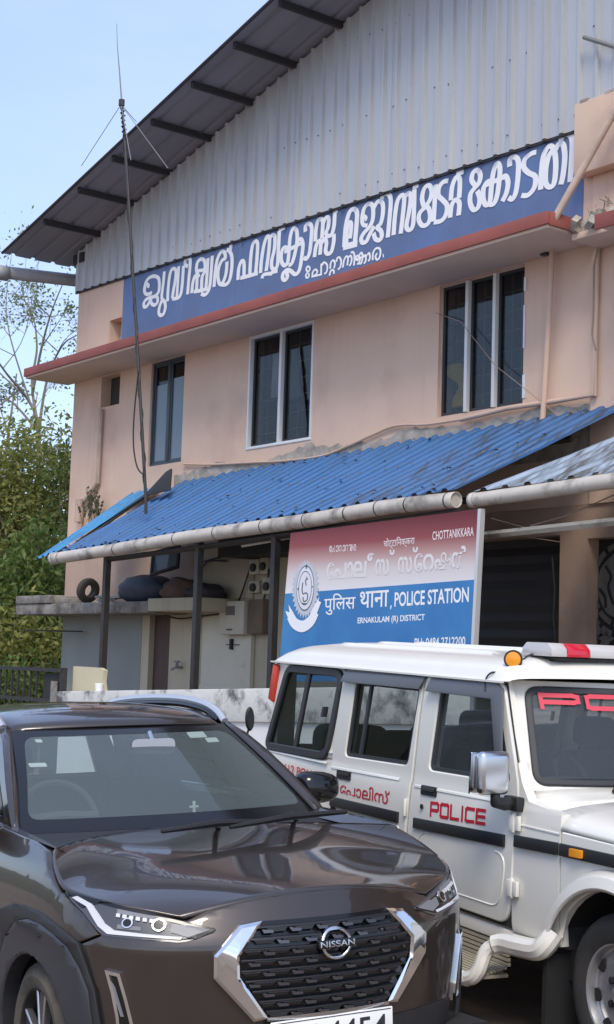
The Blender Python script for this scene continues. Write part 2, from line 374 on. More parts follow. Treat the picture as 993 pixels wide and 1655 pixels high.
# ---- painted name band and lettering
m = MB(); m.grid(lambda s, k: B(s, .005, lerp(5.855, 7.14-.0223*(s+5.74), k)), frange(-4.455, 4.19, 12), [0, 1]); band = m.build('name_band', 'blue_paint', cb)
STR = [(1,[(-3.777,6.789),(-3.768,6.824),(-3.812,6.848),(-3.863,6.821),(-3.864,6.758),(-3.818,6.710),(-3.734,6.695),(-3.661,6.705)]),
(1,[(-3.860,6.781),(-3.844,6.873),(-3.753,6.927),(-3.620,6.925),(-3.509,6.876),(-3.478,6.789),(-3.487,6.681),(-3.583,6.636),(-3.700,6.641),(-3.812,6.630),(-3.868,6.584),(-3.846,6.533),(-3.775,6.536),(-3.711,6.588),(-3.656,6.633)]),
(1,[(-3.699,6.625),(-3.658,6.547),(-3.573,6.512),(-3.506,6.544),(-3.516,6.608),(-3.584,6.648)]),
(1,[(-3.361,6.941),(-3.374,6.785),(-3.399,6.587),(-3.319,6.510),(-3.295,6.429),(-3.335,6.351),(-3.406,6.339),(-3.458,6.383),(-3.447,6.463),(-3.385,6.553)]),
(1,[(-3.247,6.505),(-3.242,6.698),(-3.210,6.878),(-3.147,6.935),(-3.065,6.896),(-3.072,6.759),(-3.111,6.612),(-3.127,6.526)]),
(1,[(-3.129,6.520),(-3.016,6.506),(-2.934,6.526),(-2.895,6.634),(-2.878,6.928)]),
(0.9,[(-2.996,6.941),(-3.003,6.746),(-3.014,6.518)]),
(1,[(-2.749,6.512),(-2.735,6.695),(-2.715,6.949),(-2.769,7.009),(-2.839,6.989),(-2.834,6.927),(-2.766,6.895)]),
(1,[(-2.645,6.509),(-2.633,6.638),(-2.585,6.727),(-2.535,6.702),(-2.533,6.521)]),
(1,[(-2.598,6.521),(-2.457,6.507),(-2.266,6.499)]),
(1,[(-2.483,6.692),(-2.553,6.796),(-2.538,6.899),(-2.449,6.929),(-2.366,6.879),(-2.352,6.757),(-2.411,6.678),(-2.415,6.514)]),
(0.9,[(-2.557,6.788),(-2.303,6.762)]),
(1,[(-2.289,6.909),(-2.296,6.701),(-2.309,6.510)]),
(1,[(-2.190,6.922),(-2.196,6.771),(-2.213,6.566),(-2.248,6.469),(-2.330,6.430),(-2.422,6.462)]),
(1,[(-2.120,6.496),(-2.106,6.679),(-2.066,6.849),(-1.983,6.928),(-1.905,6.905),(-1.885,6.827),(-1.955,6.812),(-2.022,6.737),(-2.040,6.622),(-1.992,6.513),(-1.911,6.524),(-1.851,6.630),(-1.841,6.774)]),
(1,[(-1.991,6.507),(-1.857,6.476),(-1.773,6.513),(-1.731,6.636),(-1.731,6.796),(-1.783,6.894),(-1.861,6.933)]),
(1,[(-1.769,7.002),(-1.769,6.921),(-1.791,6.867)]),
(1,[(-1.579,6.484),(-1.569,6.633),(-1.515,6.714),(-1.458,6.677),(-1.447,6.502)]),
(1,[(-1.526,6.499),(-1.354,6.491),(-1.147,6.489)]),
(1,[(-1.320,6.492),(-1.314,6.705),(-1.285,6.871),(-1.225,6.909),(-1.174,6.862),(-1.177,6.677),(-1.195,6.496)]),
(1,[(-1.089,6.478),(-1.079,6.629),(-1.038,6.819),(-0.982,6.914),(-0.923,6.873),(-0.932,6.698),(-0.971,6.481)]),
(1,[(-0.923,6.873),(-0.864,6.910),(-0.811,6.877),(-0.812,6.730),(-0.860,6.585),(-0.850,6.499),(-0.788,6.470),(-0.735,6.519),(-0.728,6.713),(-0.722,6.935)]),
(1.2,[(-0.736,6.947),(-0.608,6.958)]),
(0.9,[(-1.051,6.403),(-1.025,6.443),(-0.893,6.435)]),
(0.9,[(-0.872,6.405),(-0.856,6.439),(-0.730,6.434)]),
(1,[(-0.520,6.670),(-0.612,6.703),(-0.664,6.644),(-0.659,6.545),(-0.595,6.477),(-0.529,6.505),(-0.509,6.640),(-0.495,6.803),(-0.442,6.899),(-0.368,6.858),(-0.352,6.731),(-0.385,6.587),(-0.441,6.474),(-0.508,6.463)]),
(1,[(-0.605,6.645),(-0.429,6.665),(-0.248,6.688)]),
(1,[(-0.344,6.736),(-0.272,6.733),(-0.233,6.651),(-0.248,6.517),(-0.272,6.399),(-0.309,6.338),(-0.375,6.326),(-0.459,6.381),(-0.537,6.410),(-0.613,6.381),(-0.619,6.322),(-0.567,6.291),(-0.523,6.325),(-0.550,6.392)]),
(1,[(-0.192,6.807),(-0.192,6.875),(-0.131,6.892),(-0.071,6.832),(-0.076,6.673),(-0.099,6.528),(-0.153,6.471),(-0.207,6.496)]),
(1,[(0.007,6.648),(0.013,6.789),(0.051,6.889),(0.111,6.892),(0.144,6.842),(0.132,6.656)]),
(1,[(0.148,6.834),(0.197,6.890),(0.253,6.871),(0.245,6.765),(0.210,6.706),(0.250,6.660),(0.321,6.671),(0.359,6.767),(0.364,6.913)]),
(1.2,[(0.330,6.937),(0.422,6.932)]),
(1,[(-0.000,6.459),(0.020,6.571),(0.060,6.633),(0.112,6.619),(0.107,6.466)]),
(1,[(0.118,6.591),(0.188,6.641),(0.224,6.582),(0.212,6.491),(0.256,6.447),(0.323,6.460),(0.360,6.567),(0.360,6.660)]),
(1.1,[(0.559,6.468),(0.578,6.706),(0.636,6.854),(0.724,6.874),(0.777,6.806),(0.769,6.648),(0.749,6.442)]),
(1.5,[(0.539,6.466),(0.797,6.457)]),
(1,[(0.598,6.492),(0.596,6.638),(0.631,6.735),(0.678,6.700),(0.660,6.543)]),
(0.9,[(0.913,6.699),(0.937,6.719),(0.897,6.751),(0.869,6.714),(0.896,6.652),(0.970,6.628)]),
(1,[(0.868,6.730),(0.898,6.835),(0.978,6.875),(1.052,6.831),(1.063,6.694),(1.014,6.610),(0.910,6.554),(0.864,6.500),(0.890,6.447),(0.958,6.448),(1.013,6.516),(1.091,6.593)]),
(1,[(1.068,6.803),(1.142,6.865),(1.224,6.822),(1.233,6.703),(1.200,6.601),(1.140,6.570),(1.208,6.513),(1.225,6.447),(1.184,6.413),(1.116,6.443),(1.080,6.517)]),
(1,[(1.329,6.413),(1.349,6.614),(1.364,6.829),(1.314,6.911),(1.234,6.922),(1.208,6.873)]),
(1,[(1.427,6.419),(1.442,6.625),(1.477,6.787),(1.543,6.841),(1.591,6.799),(1.575,6.610),(1.546,6.409)]),
(1,[(1.591,6.799),(1.657,6.840),(1.700,6.781),(1.674,6.618),(1.639,6.473),(1.691,6.419),(1.747,6.464),(1.758,6.675),(1.755,6.859)]),
(1.2,[(1.727,6.894),(1.821,6.895)]),
(1,[(1.929,6.606),(1.885,6.722),(1.916,6.828),(1.990,6.845),(2.036,6.777),(2.018,6.691),(1.941,6.618),(1.859,6.576),(1.839,6.505),(1.900,6.423),(1.988,6.423),(2.024,6.493),(1.995,6.590),(1.914,6.639)]),
(1,[(2.100,6.829),(2.089,6.629),(2.079,6.429)]),
(1,[(2.297,6.821),(2.216,6.826),(2.153,6.779),(2.147,6.698),(2.218,6.628),(2.285,6.553),(2.271,6.460),(2.200,6.409),(2.083,6.417)]),
(1,[(2.342,6.599),(2.359,6.744),(2.419,6.830),(2.475,6.782),(2.468,6.592)]),
(1,[(2.336,6.411),(2.353,6.530),(2.410,6.586),(2.474,6.536),(2.466,6.406)]),
(1.2,[(2.418,6.866),(2.530,6.867)]),
(1,[(2.710,6.669),(2.654,6.739),(2.671,6.811),(2.733,6.828),(2.781,6.763),(2.764,6.684),(2.692,6.639),(2.639,6.589),(2.642,6.491),(2.694,6.415),(2.760,6.429),(2.780,6.514),(2.743,6.606)]),
(1,[(2.979,6.645),(2.895,6.666),(2.835,6.611),(2.831,6.502),(2.875,6.423),(2.931,6.451),(2.946,6.584),(2.972,6.743),(3.023,6.826),(3.066,6.761),(3.058,6.626),(3.032,6.482),(2.985,6.411),(2.921,6.418)]),
(1,[(2.869,6.636),(3.016,6.647),(3.173,6.658)]),
(1,[(3.095,6.655),(3.150,6.660),(3.186,6.581),(3.162,6.478),(3.108,6.407)]),
(1,[(3.204,6.746),(3.209,6.819),(3.268,6.829),(3.324,6.770),(3.324,6.615),(3.298,6.459),(3.249,6.397),(3.197,6.427)]),
(1,[(3.571,6.801),(3.493,6.800),(3.414,6.764),(3.402,6.689),(3.468,6.616),(3.559,6.556),(3.564,6.475),(3.526,6.418),(3.459,6.387),(3.376,6.406)]),
(1,[(3.636,6.402),(3.646,6.588),(3.671,6.740),(3.736,6.813),(3.799,6.779),(3.832,6.659),(3.832,6.515),(3.810,6.415),(3.758,6.399),(3.705,6.454),(3.702,6.587),(3.738,6.710),(3.792,6.761)]),
(1,[(3.824,6.753),(3.878,6.807),(3.933,6.770),(3.952,6.641),(3.932,6.477),(3.906,6.389)]),
(1,[(3.894,6.824),(3.924,6.868),(3.992,6.868),(4.044,6.799),(4.041,6.605),(4.025,6.386)]),
(0.42,[(-0.127,6.307),(-0.152,6.342),(-0.134,6.372),(-0.091,6.356),(-0.085,6.322),(-0.126,6.298),(-0.156,6.270),(-0.135,6.235),(-0.096,6.244),(-0.102,6.286)]),
(0.42,[(-0.026,6.231),(-0.025,6.281),(0.020,6.306),(0.063,6.280),(0.046,6.243),(0.004,6.237)]),
(0.42,[(-0.046,6.232),(0.138,6.223)]),
(0.42,[(0.139,6.213),(0.135,6.355)]),
(0.42,[(0.160,6.326),(0.173,6.359),(0.223,6.342),(0.255,6.298),(0.243,6.235),(0.199,6.220)]),
(0.42,[(0.309,6.257),(0.317,6.327),(0.361,6.350),(0.396,6.305),(0.380,6.249)]),
(0.42,[(0.298,6.180),(0.318,6.226),(0.351,6.237),(0.382,6.214),(0.376,6.185)]),
(0.42,[(0.421,6.318),(0.434,6.359),(0.478,6.359),(0.510,6.308),(0.498,6.244),(0.452,6.221)]),
(0.42,[(0.545,6.226),(0.561,6.307),(0.599,6.346),(0.633,6.322),(0.626,6.236)]),
(0.42,[(0.637,6.321),(0.679,6.339),(0.703,6.296),(0.687,6.241),(0.659,6.224)]),
(0.42,[(0.746,6.210),(0.752,6.315),(0.725,6.370),(0.681,6.374)]),
(0.42,[(0.826,6.254),(0.783,6.274),(0.781,6.309),(0.820,6.307),(0.851,6.266),(0.835,6.224),(0.800,6.216)]),
(0.42,[(0.824,6.301),(0.872,6.335),(0.899,6.285),(0.878,6.215),(0.842,6.214)]),
(0.42,[(0.775,6.276),(0.980,6.283)]),
(0.42,[(0.903,6.285),(0.948,6.287),(0.955,6.223),(0.921,6.198)]),
(0.42,[(0.983,6.289),(1.014,6.301),(1.028,6.237),(0.997,6.211)]),
(0.42,[(1.079,6.206),(1.081,6.288),(1.128,6.330),(1.194,6.314),(1.210,6.262),(1.191,6.209),(1.150,6.198),(1.125,6.240),(1.154,6.270)]),
(0.7,[(1.252,6.219),(1.269,6.222)])]
big = [q for q in STR if q[0] > .8]; small = [q for q in STR if q[0] <= .8]
m = MB(); ribbons(m, big, Fn(.009), .072, .050); ribbons(m, [(q[0]/.42, q[1]) for q in small], Fn(.009), .032, .024); m.build('lettering', 'white_paint', band)
# ---- gable cladding: separate profiled sheets
APEX = 5.6
def zroof(s): return 7.70+.235*(s+5.84) if s <= APEX else 7.70+.235*(2*APEX-s+5.84)
def zbot(s): return 7.115-.0223*(s+5.74) if s < 4.6 else 6.88
def rib_profile(s0, s1, pitch, w, lip, h):
    pts = []; s = s0
    pts.append((s0, 0)); x = s0+pitch/2
    while x < s1-.02:
        for a, b in ((-w-lip, 0), (-w, h), (w, h), (w+lip, 0)): pts.append((x+a, b))
        x += pitch
    pts.append((s1, 0)); return pts
for i in range(18):
    s0 = -5.85+i*.9; s1 = s0+.9
    pr = rib_profile(s0, s1+.01, .225, .015, .008, .036); m = MB()
    V = []; to = .03+(i % 2)*.003
    for s, h in pr: V += [B(s, to+h, zbot(s)-.02), B(s, to+h, min(zroof(s), zroof(s1))-.02 if False else zroof(s)-.015)]
    m.add(V, [(2*k, 2*k+2, 2*k+3, 2*k+1) for k in range(len(pr)-1)])
    o = m.build('cladding_sheet', 'galv', cb, ang=20)
# dark lip of the sheets and screws
m = MB(); pr = rib_profile(-5.85, 4.75, .225, .017, .008, .040); m.add([q for s, h in pr for q in (B(s, .024+h, zbot(s)-.045), B(s, .024+h, zbot(s)-.018))], [(2*k, 2*k+2, 2*k+3, 2*k+1) for k in range(len(pr)-1)])
m.add([q for s, h in pr for q in (B(s, .004, zbot(s)-.045), B(s, .024+h, zbot(s)-.045))], [(2*k, 2*k+2, 2*k+3, 2*k+1) for k in range(len(pr)-1)]); m.build('flashing', 'purlin', cb)
m = MB(); random.seed(5)
for row in (.14, .95, 1.9):
    for i in range(46):
        s = -5.85+.05+i*.225+random.uniform(-.02, .02); z = zbot(s)+row+random.uniform(-.02, .02)
        if z < zroof(s)-.15 and random.random() < .75: m.box(B(s-.006, .032, z-.006), B(s+.006, .045, z+.006))
kind(m.build('screws', 'iron_grey', cb), 'stuff')
# ---- roof: profiled sheets running down the slope, purlins under them
for i in range(10):
    t0 = 1.0-i*.99; pr = [(t0, 0)]
    for k in range(3):
        c = t0-.165-.33*k
        for a, b in ((.045, 0), (.02, .03), (-.02, .03), (-.045, 0)): pr.append((c+a, b))
    pr.append((t0-1.0, 0)); m = MB()
    V = [q for t, h in pr for q in (B(-6.33, t, zroof(-6.33)+h+.02+(i % 2)*.003), B(APEX, t, zroof(APEX)+h+.02+(i % 2)*.003))]
    m.add(V, [(2*k, 2*k+2, 2*k+3, 2*k+1) for k in range(len(pr)-1)]); m.build('roof_sheet', 'roof_under', cb, ang=20)
m = MB(); m.grid(lambda s, t: B(s, t, zroof(s)+.02), [APEX, 17.5], [1.0, -8.9]); m.build('roof_sheet', 'roof_under', cb, solid=.003)
for s in (.42, -.47, -1.37, -2.3, -3.27, -4.18, -5.16, 1.35, 2.3, 3.25, 4.2, 5.1):
    m = MB(); z = zroof(s)+.016; m.box(B(s-.025, -8.5, z-.075), B(s+.025, .94, z)); m.build('purlin', 'purlin', cb)
m = MB(); m.tube([B(-6.34, 1.005, zroof(-6.34)+.03), B(APEX, 1.005, zroof(APEX)+.03)], .022, 6); m.build('verge_trim', 'purlin', cb)
m = MB(); m.box(B(-5.9, .06, zroof(-5.9)-.16), B(-5.6, -8, zroof(-5.9)-.02)); m.build('wall_plate', 'purlin', cb)
# eave gutter pipe along the left side, open end towards the front
m = MB(); a = Vector(B(-6.40, 1.10, 7.33)); b = Vector(B(-6.40, -1.6, 7.55)); m.tube([a, b], .092, 16, caps=False); m.tube([a+Vector((0, .0, 0)), a+Vector((0, .22, 0))], .108, 16, caps=False); m.tube([a+Vector((0, .03, .09)), a+Vector((0, .03, -.16))], .06, 12)
m.build('eave_gutter', 'pipe_grey', cb, solid=.008)
# ---- windows
def window(k, nmul, frame, sash, mulw, panes, grille=True):
    s0, s1, z0, z1 = WIN[k]; w0 = MB(); fw = .018 if k == 'r' else .034
    for a, b in (((s0, z0), (s1, z0+fw)), ((s0, z1-fw), (s1, z1)), ((s0, z0+fw), (s0+fw, z1-fw)), ((s1-fw, z0+fw), (s1, z1-fw))):
        w0.box(B(a[0], -.09, a[1]), B(b[0], .012 if frame == 'alu_white' else -.03, b[1]))
    win = w0.build('window', frame, cb, bevel=.004)
    step = (s1-s0-2*fw)/nmul
    for i in range(1, nmul):
        c = s0+fw+step*i; q = MB(); q.box(B(c-mulw/2, -.085, z0+fw), B(c+mulw/2, -.035 if k == 'l' else .006, z1-fw)); q.build('mullion', 'alu_white' if k == 'r' else frame, win, bevel=.004)
    for i in range(nmul):
        a = s0+fw+step*i+(mulw/2 if i else 0); b = s0+fw+step*(i+1)-(mulw/2 if i < nmul-1 else 0)
        q = MB(); sw = .032
        for A, C in (((a, z0+fw), (b, z0+fw+sw)), ((a, z1-fw-sw), (b, z1-fw)), ((a, z0+fw+sw), (a+sw, z1-fw-sw)), ((b-sw, z0+fw+sw), (b, z1-fw-sw))): q.box(B(A[0], -.08, A[1]), B(C[0], -.045, C[1]))
        q.build('sash', sash, win)
        if panes == 'blue':
            zz = z0+.78*(z1-z0)-i*-.05
            q = MB(); q.box(B(a+sw, -.066, z0+fw+sw), B(b-sw, -.060, zz)); q.build('pane', 'pane_blue', win)
            q = MB(); q.box(B(a+sw, -.066, zz), B(b-sw, -.060, z1-fw-sw)); q.build('pane', 'pane_dark', win)
        else:
            q = MB(); q.box(B(a+sw, -.066, z0+fw+sw), B(b-sw, -.060, z1-fw-sw)); q.build('pane', 'pane_dark', win)
    if grille:
        q = MB(); n = 7
        for i in range(1, n): z = z0+(z1-z0)*i/n; q.box(B(s0, -.15, z-.006), B(s1, -.138, z+.006))
        for i in range(nmul):
            for f in (.33, .67): x = s0+fw+step*(i+f); q.box(B(x-.006, -.137, z0), B(x+.006, -.126, z1))
        q.build('grille', 'iron_grey', win)
    return win
window('l', 2, 'sash_teal', 'sash_teal', .06, 'blue', False); window('m', 2, 'alu_white', 'sash_dark', .048, 'dark'); window('r', 3, 'pipe_peach', 'sash_dark', .042, 'dark')
for a_, b_, e_ in ((4.35, 4.58, 3.468), (4.85, 5.28, 3.452), (5.42, 5.56, 3.462)):
    m = MB(); m.box(B(3.432, .002, a_), B(e_, .012, b_)); m.build('frame_patch', 'alu_white', cb)
for s0, s1, z0, z1, mm in ((-4.81, -4.47, 6.17, 6.50, 'peach_shaded'), (-4.97, -4.44, 5.25, 5.70, 'room_dark')):
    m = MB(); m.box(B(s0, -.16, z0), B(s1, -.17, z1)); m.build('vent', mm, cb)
m = MB(); m.tube([B(-4.86, .05, 5.22), B(-4.86, .05, 4.55), B(-4.86, .05, 4.16), B(-5.28, .06, 3.86), B(-5.31, .06, 3.3)], .035, 8); m.build('waste_pipe', 'pipe_dirty', cb)
m = MB(); m.tube([B(-5.31, .08, 3.95), B(-5.31, .08, 3.62)], .06, 10); m.build('pipe_collar', 'pipe_dirty', cb)
# ---- rain pipes and conduit on the front
m = MB(); m.tube([(3.89,-0.1,5.737), (3.832,-0.08,4.914), (3.777,-0.08,4.044)], .028, 10); m.build('downpipe', 'pipe_peach', cb)
m = MB(); m.box(B(3.76, .07, 5.69), B(3.84, .13, 5.711)); m.build('pipe_clip', 'iron', cb)
m = MB(); m.tube([(4.425,-0.06,5.658), (4.413,-0.06,4.942), (4.409,-0.06,4.255), (3.928,-0.05,4.257), (3.27,-0.05,4.264), (2.608,-0.05,4.227)], .026, 10); m.build('conduit', 'pipe_peach', cb, ang=60)
m = MB(); m.tube(catmull([(2.597,-0.04,4.229), (2.068,-0.03,4.237), (1.57,-0.03,4.278), (1.157,-0.03,4.213), (0.729,-0.03,4.132), (0.281,-0.03,4.068), (-0.433,-0.03,4.075), (-1.199,-0.03,4.121), (-2.019,-0.03,4.17), (-2.647,-0.03,4.233)], 4), .014, 6); m.build('conduit', 'pipe_peach', cb)
m = MB(); m.tube([(4.478,-0.07,5.751), (4.409,-0.09,5.466), (4.417,-0.1,5.052), (4.396,-0.09,4.823), (4.435,-0.08,4.672)], .008, 6); m.build('loose_wire', 'cable_tan', cb)
# exposed mortar along the awning junction
random.seed(9); m = MB(); top = []; n = 90
for i in range(n+1):
    s = -2.9+7.4*i/n; zc = 4.235-.08*abs(sin(s*1.7))+random.uniform(-.03, .03); zc = min(zc, 4.26)
    if s < -.6: zc -= .04
    top.append((s, zc))
V = [q for s, z in top for q in (B(s, .007, 3.7), B(s, .009, z))]; m.add(V, [(2*k, 2*k+2, 2*k+3, 2*k+1) for k in range(n)]); m.build('bare_mortar', 'mortar', cb)
# ---- ledge on the left
m = MB(); m.box(B(-6.12, .0, 2.27), B(-2.47, .60, 2.42)); m.build('ledge', 'concrete', cb, bevel=.015)
m = MB(); m.box(B(-2.46, .005, 2.29), B(-1.30, .60, 2.45)); m.build('ledge', 'cream_wall', cb, bevel=.01)
m = MB(); m.box(B(-6.1, .62, 2.425), B(-5.0, .2, 2.54)); m.box(B(-4.98, .5, 2.425), B(-4.75, .2, 2.50)); m.build('ledge_kerb', 'concrete', cb, bevel=.015)
m = MB(); m.tube([B(-6.1, .45, 2.05), B(-5.75, .45, 2.05), B(-5.0, .1, 2.05)], .012, 6); m.build('rod', 'iron', cb)
# ---- doors, boards, meters on the ground floor
m = MB(); m.box(B(-3.37, -.08, .2), B(-2.86, -.12, 2.32)); m.build('door', 'door_brown', cb)
m = MB(); m.box(B(-2.14, .004, .3), B(-.94, .045, 2.42)); d = m.build('door', 'door_cream', cb, bevel=.006)
m = MB()
for a, b in (((-2.14, 2.34), (-.94, 2.42)), ((-2.14, .3), (-2.04, 2.338)), ((-1.04, .3), (-.94, 2.338)), ((-2.038, 1.33), (-1.042, 1.40))): m.box(B(a[0], .0455, a[1]), B(b[0], .062, b[1]))
m.build('door_frame', 'door_cream', d, bevel=.004)
m = MB(); m.box(B(-1.36, .0455, 1.84), B(-1.33, .09, 1.97)); m.box(B(-1.48, .0455, 1.895), B(-1.2, .06, 1.905)); m.build('handle', 'iron', d)
m = MB(); m.box(B(-2.17, .004, 2.46), B(-.99, .03, 2.95)); m.build('transom_board', 'cream_wall', cb, bevel=.004)
m = MB(); m.box(B(-1.07, .03, 2.93), B(.75, .5, 3.24)); m.build('overhead_box', 'board_black', cb)
m = MB(); m.box(B(-1.46, .064, 2.02), B(-.93, .19, 2.42)); q = m.build('meter_box', 'meter_box', cb, bevel=.012)
m = MB(); m.box(B(-1.31, .191, 2.25), B(-1.12, .196, 2.36)); m.build('label_plate', 'relief_grey', q)
m = MB(); m.box(B(-1.28, .191, 2.07), B(-1.16, .2, 2.085)); m.build('latch', 'iron', q)
m = MB(); m.box(B(-.92, .03, 2.03), B(-.62, .14, 2.44)); m.build('meter_box', 'meter_brown', cb, bevel=.012)
for s, z, ww, hh in ((-1.0, 2.74, .2, .18), (-.78, 2.74, .16, .2), (-1.0, 2.52, .22, .14), (-.72, 2.5, .2, .2)):
    m = MB(); m.box(B(s, .01, z), B(s+ww, .09, z+hh)); q = m.build('energy_meter', 'meter_box', cb, bevel=.008)
    m = MB(); m.lathe([(0, .0), (0, .05), (.03, .05), (.04, .0)], Matrix.Translation(B(s+ww*.5, .09, z+hh*.45)) @ Matrix.Rotation(-pi/2, 4, 'Z'), 14); m.build('dial', 'iron', q)
m = MB()
for pts in ([B(-2.1, .07, 2.33), B(-1.75, .09, 2.30), B(-1.47, .1, 2.32)], [B(-3.0, .1, 2.30), B(-2.5, .12, 2.22), B(-2.1, .1, 2.24), B(-1.47, .1, 2.28)], [B(-2.15, .06, 2.92), B(-1.6, .08, 2.98), B(-1.0, .08, 3.03)], [B(-.95, .08, 2.9), B(-1.1, .08, 2.6), B(-1.2, .08, 2.43)], [B(-.6, .08, 2.8), B(-.66, .08, 2.5), B(-.8, .08, 2.3)], [B(-2.1, .07, 2.8), B(-1.9, .09, 2.93), B(-1.5, .08, 2.92)]):
    m.tube(catmull(pts, 5), .011, 5)
m.build('wiring', 'cable', cb)
m = MB(); m.tube([B(-2.52, .01, 1.60), B(-2.52, .10, 1.60), B(-2.60, .12, 1.57)], .016, 8); m.tube([B(-2.52, .09, 1.61), B(-2.52, .09, 1.67)], .02, 8); m.box(B(-2.57, .07, 1.665), B(-2.47, .11, 1.685)); m.build('water_tap', 'iron_grey', cb)
# roller shutter with its slats
m = MB(); V = []; nsl = 34
for i in range(nsl+1):
    z = .25+2.73*i/nsl; V += [B(1.25, -.16-.012*(i % 2), z), B(3.95, -.16-.012*(i % 2), z)]
m.add(V, [(2*k, 2*k+1, 2*k+3, 2*k+2) for k in range(nsl)]); m.build('roller_shutter', 'shutter', cb, ang=10)
# dark board with pale relief of a ringed disc, leaves and stars
m = MB(); m.box(B(4.29, -.2, .3), B(6.6, -.16, 2.93)); rb = m.build('relief_board', 'board_black', cb)
m = MB(); RB = Fn(-.158); c = (4.589,2.506)
def ringseg(a0, a1, r0, r1, n=6):
    P = [(c[0]+r1*cos(a)*.95, c[1]+r1*sin(a)) for a in frange(a0, a1, n)]+[(c[0]+r0*cos(a)*.95, c[1]+r0*sin(a)) for a in frange(a1, a0, n)]
    m.prism(P, RB, 0, .02)
m.prism([(c[0]+.31*cos(a)*.95, c[1]+.31*sin(a)*(1+.06*sin(5*a))) for a in frange(0, 2*pi*.97, 30)], RB, 0, .016)
for k in range(11): ringseg(radians(30+k*32), radians(30+k*32+25), .345, .395)
for k in range(9): ringseg(radians(150+k*22), radians(150+k*22+15), .44, .51, 4)
def star(cx, cz, r, n=5):
    m.prism([(cx+(r if i % 2 == 0 else r*.45)*sin(i*pi/n), cz+(r if i % 2 == 0 else r*.45)*cos(i*pi/n)) for i in range(2*n)], RB, 0, .02)
for i, (x, z) in enumerate([(4.236,2.774), (4.208,2.647), (4.202,2.515), (4.198,2.313)]): star(x, z, .05)
for x, z in [(4.284,2.083), (4.405,2.015), (4.354,1.901), (4.204,1.934)]: star(x, z, .10, 4); m.box(B(x-.012, -.158, z-.25), B(x+.012, -.14, z))
m.build('relief', 'relief_grey', rb, bevel=.003, seg=1)
m = MB(); ribbons(m, [(1, [(c[0]-.20, c[1]+.18), (c[0]-.13, c[1]+.08), (c[0]-.16, c[1]-.02), (c[0]-.10, c[1]-.18)]), (1, [(c[0]-.27, c[1]-.03), (c[0]-.20, c[1]-.11), (c[0]-.19, c[1]-.21)]), (.8, [(c[0]-.05, c[1]+.33), (c[0]-.08, c[1]+.15), (c[0]+.05, c[1]), (c[0], c[1]-.25)]), (.8, [(c[0]+.1, c[1]+.3), (c[0]+.2, c[1]+.05), (c[0]+.15, c[1]-.2)])], RB, .03, .03, .022); kind(m.build('relief_groove', 'board_black', rb), 'stuff')
m = MB(); m.tube([(3.864,-0.01,2.776), (3.904,-0.012,2.482), (3.894,-0.012,2.192), (3.93,-0.012,1.931)], .012, 5); m.build('surface_wire', 'cable', cb)

# ================================================================== awnings
mat('sheet_blue', (.022, .108, .275), .42, var=.16, vs=2, col2=(.02, .07, .17), mixs=2.2, mixlo=.55, mixhi=.75, stretch=(5, .5, .5))
mat('sheet_blue_stained', (.028, .105, .255), .45, var=.12, vs=2, col2=(.022, .03, .05), mixs=2.6, mixlo=.50, mixhi=.62, stretch=(7, .5, .5))
mat('sheet_sky', (.06, .26, .50), .4, var=.15, vs=2, col2=(.04, .12, .26), mixs=3, mixlo=.5, mixhi=.7, stretch=(5, .6, .6))
mat('sheet_pale', (.27, .34, .43), .45, var=.15, vs=2, col2=(.08, .085, .09), mixs=2.2, mixlo=.46, mixhi=.60, stretch=(9, .5, .5))
mat('pvc_dirty', (.50, .46, .40), .5, var=.12, vs=6, col2=(.13, .115, .10), mixs=2.5, mixlo=.50, mixhi=.66)
mat('black_band', (.02, .02, .02), .6)
def sheets(root, topL, topR, botL, botR, n, pitch, mats, h=.024):
    """n separate profiled sheets between an upper line and an eave line (points in building space)"""
    for i in range(n):
        a, b = i/n, (i+1)/n+.006; L = (Vector(topR)-Vector(topL)).length
        pr = rib_profile(a*L, b*L, pitch, .024, .022, h); j = random.uniform(-.03, .03); lift = (i % 2)*.004
        V = []
        for x, hh in pr:
            f = x/L; T = Vector(topL).lerp(Vector(topR), f); Bt = Vector(botL).lerp(Vector(botR), f); d = (T-Bt).normalized()
            for k in (0, .5, 1): p = Bt.lerp(T, k); V.append(p+(d*j if k else d*0)+Vector((0, 0, hh+lift-(.012 if k == .5 else 0))))
        m = MB(); m.add(V, [f for k in range(len(pr)-1) for f in ((3*k, 3*k+3, 3*k+4, 3*k+1), (3*k+1, 3*k+4, 3*k+5, 3*k+2))])
        m.build('roofing_sheet', mats[min(i, len(mats)-1)], root, ang=22)
def gutter(root, pts, r, clips):
    P = catmull(pts, 6); m = MB(); m.tube(P, r, 14, caps=False); m.tube([P[0], P[0]+(P[1]-P[0]).normalized()*.05], r*1.1, 14, caps=False)
    e_ = P[-1]; d_ = (P[-1]-P[-2]).normalized(); m.tube([e_-d_*.03, e_-d_*.02], r*.98, 14)
    m.build('gutter', 'pvc_dirty', root, solid=.006)
    for f in clips:
        x = f*(len(P)-1); i = min(int(x), len(P)-2); c = P[i].lerp(P[i+1], x-i); d = (P[i+1]-P[i]).normalized()
        q = MB(); q.tube([c-d*.008, c+d*.008], r*1.05, 14); q.build('gutter_clip', 'black_band', root)
random.seed(21)
aw = thing('blue_awning', 'long blue corrugated awning over the ground floor with stained white gutter', 'awning', M=BM)
sheets(aw, B(-2.67, .02, 4.0), B(4.78, .02, 4.13), B(-2.97, 1.62, 2.975), B(4.20, 1.62, 3.235), 9, .205, ['sheet_blue']*7+['sheet_blue_stained']*2)
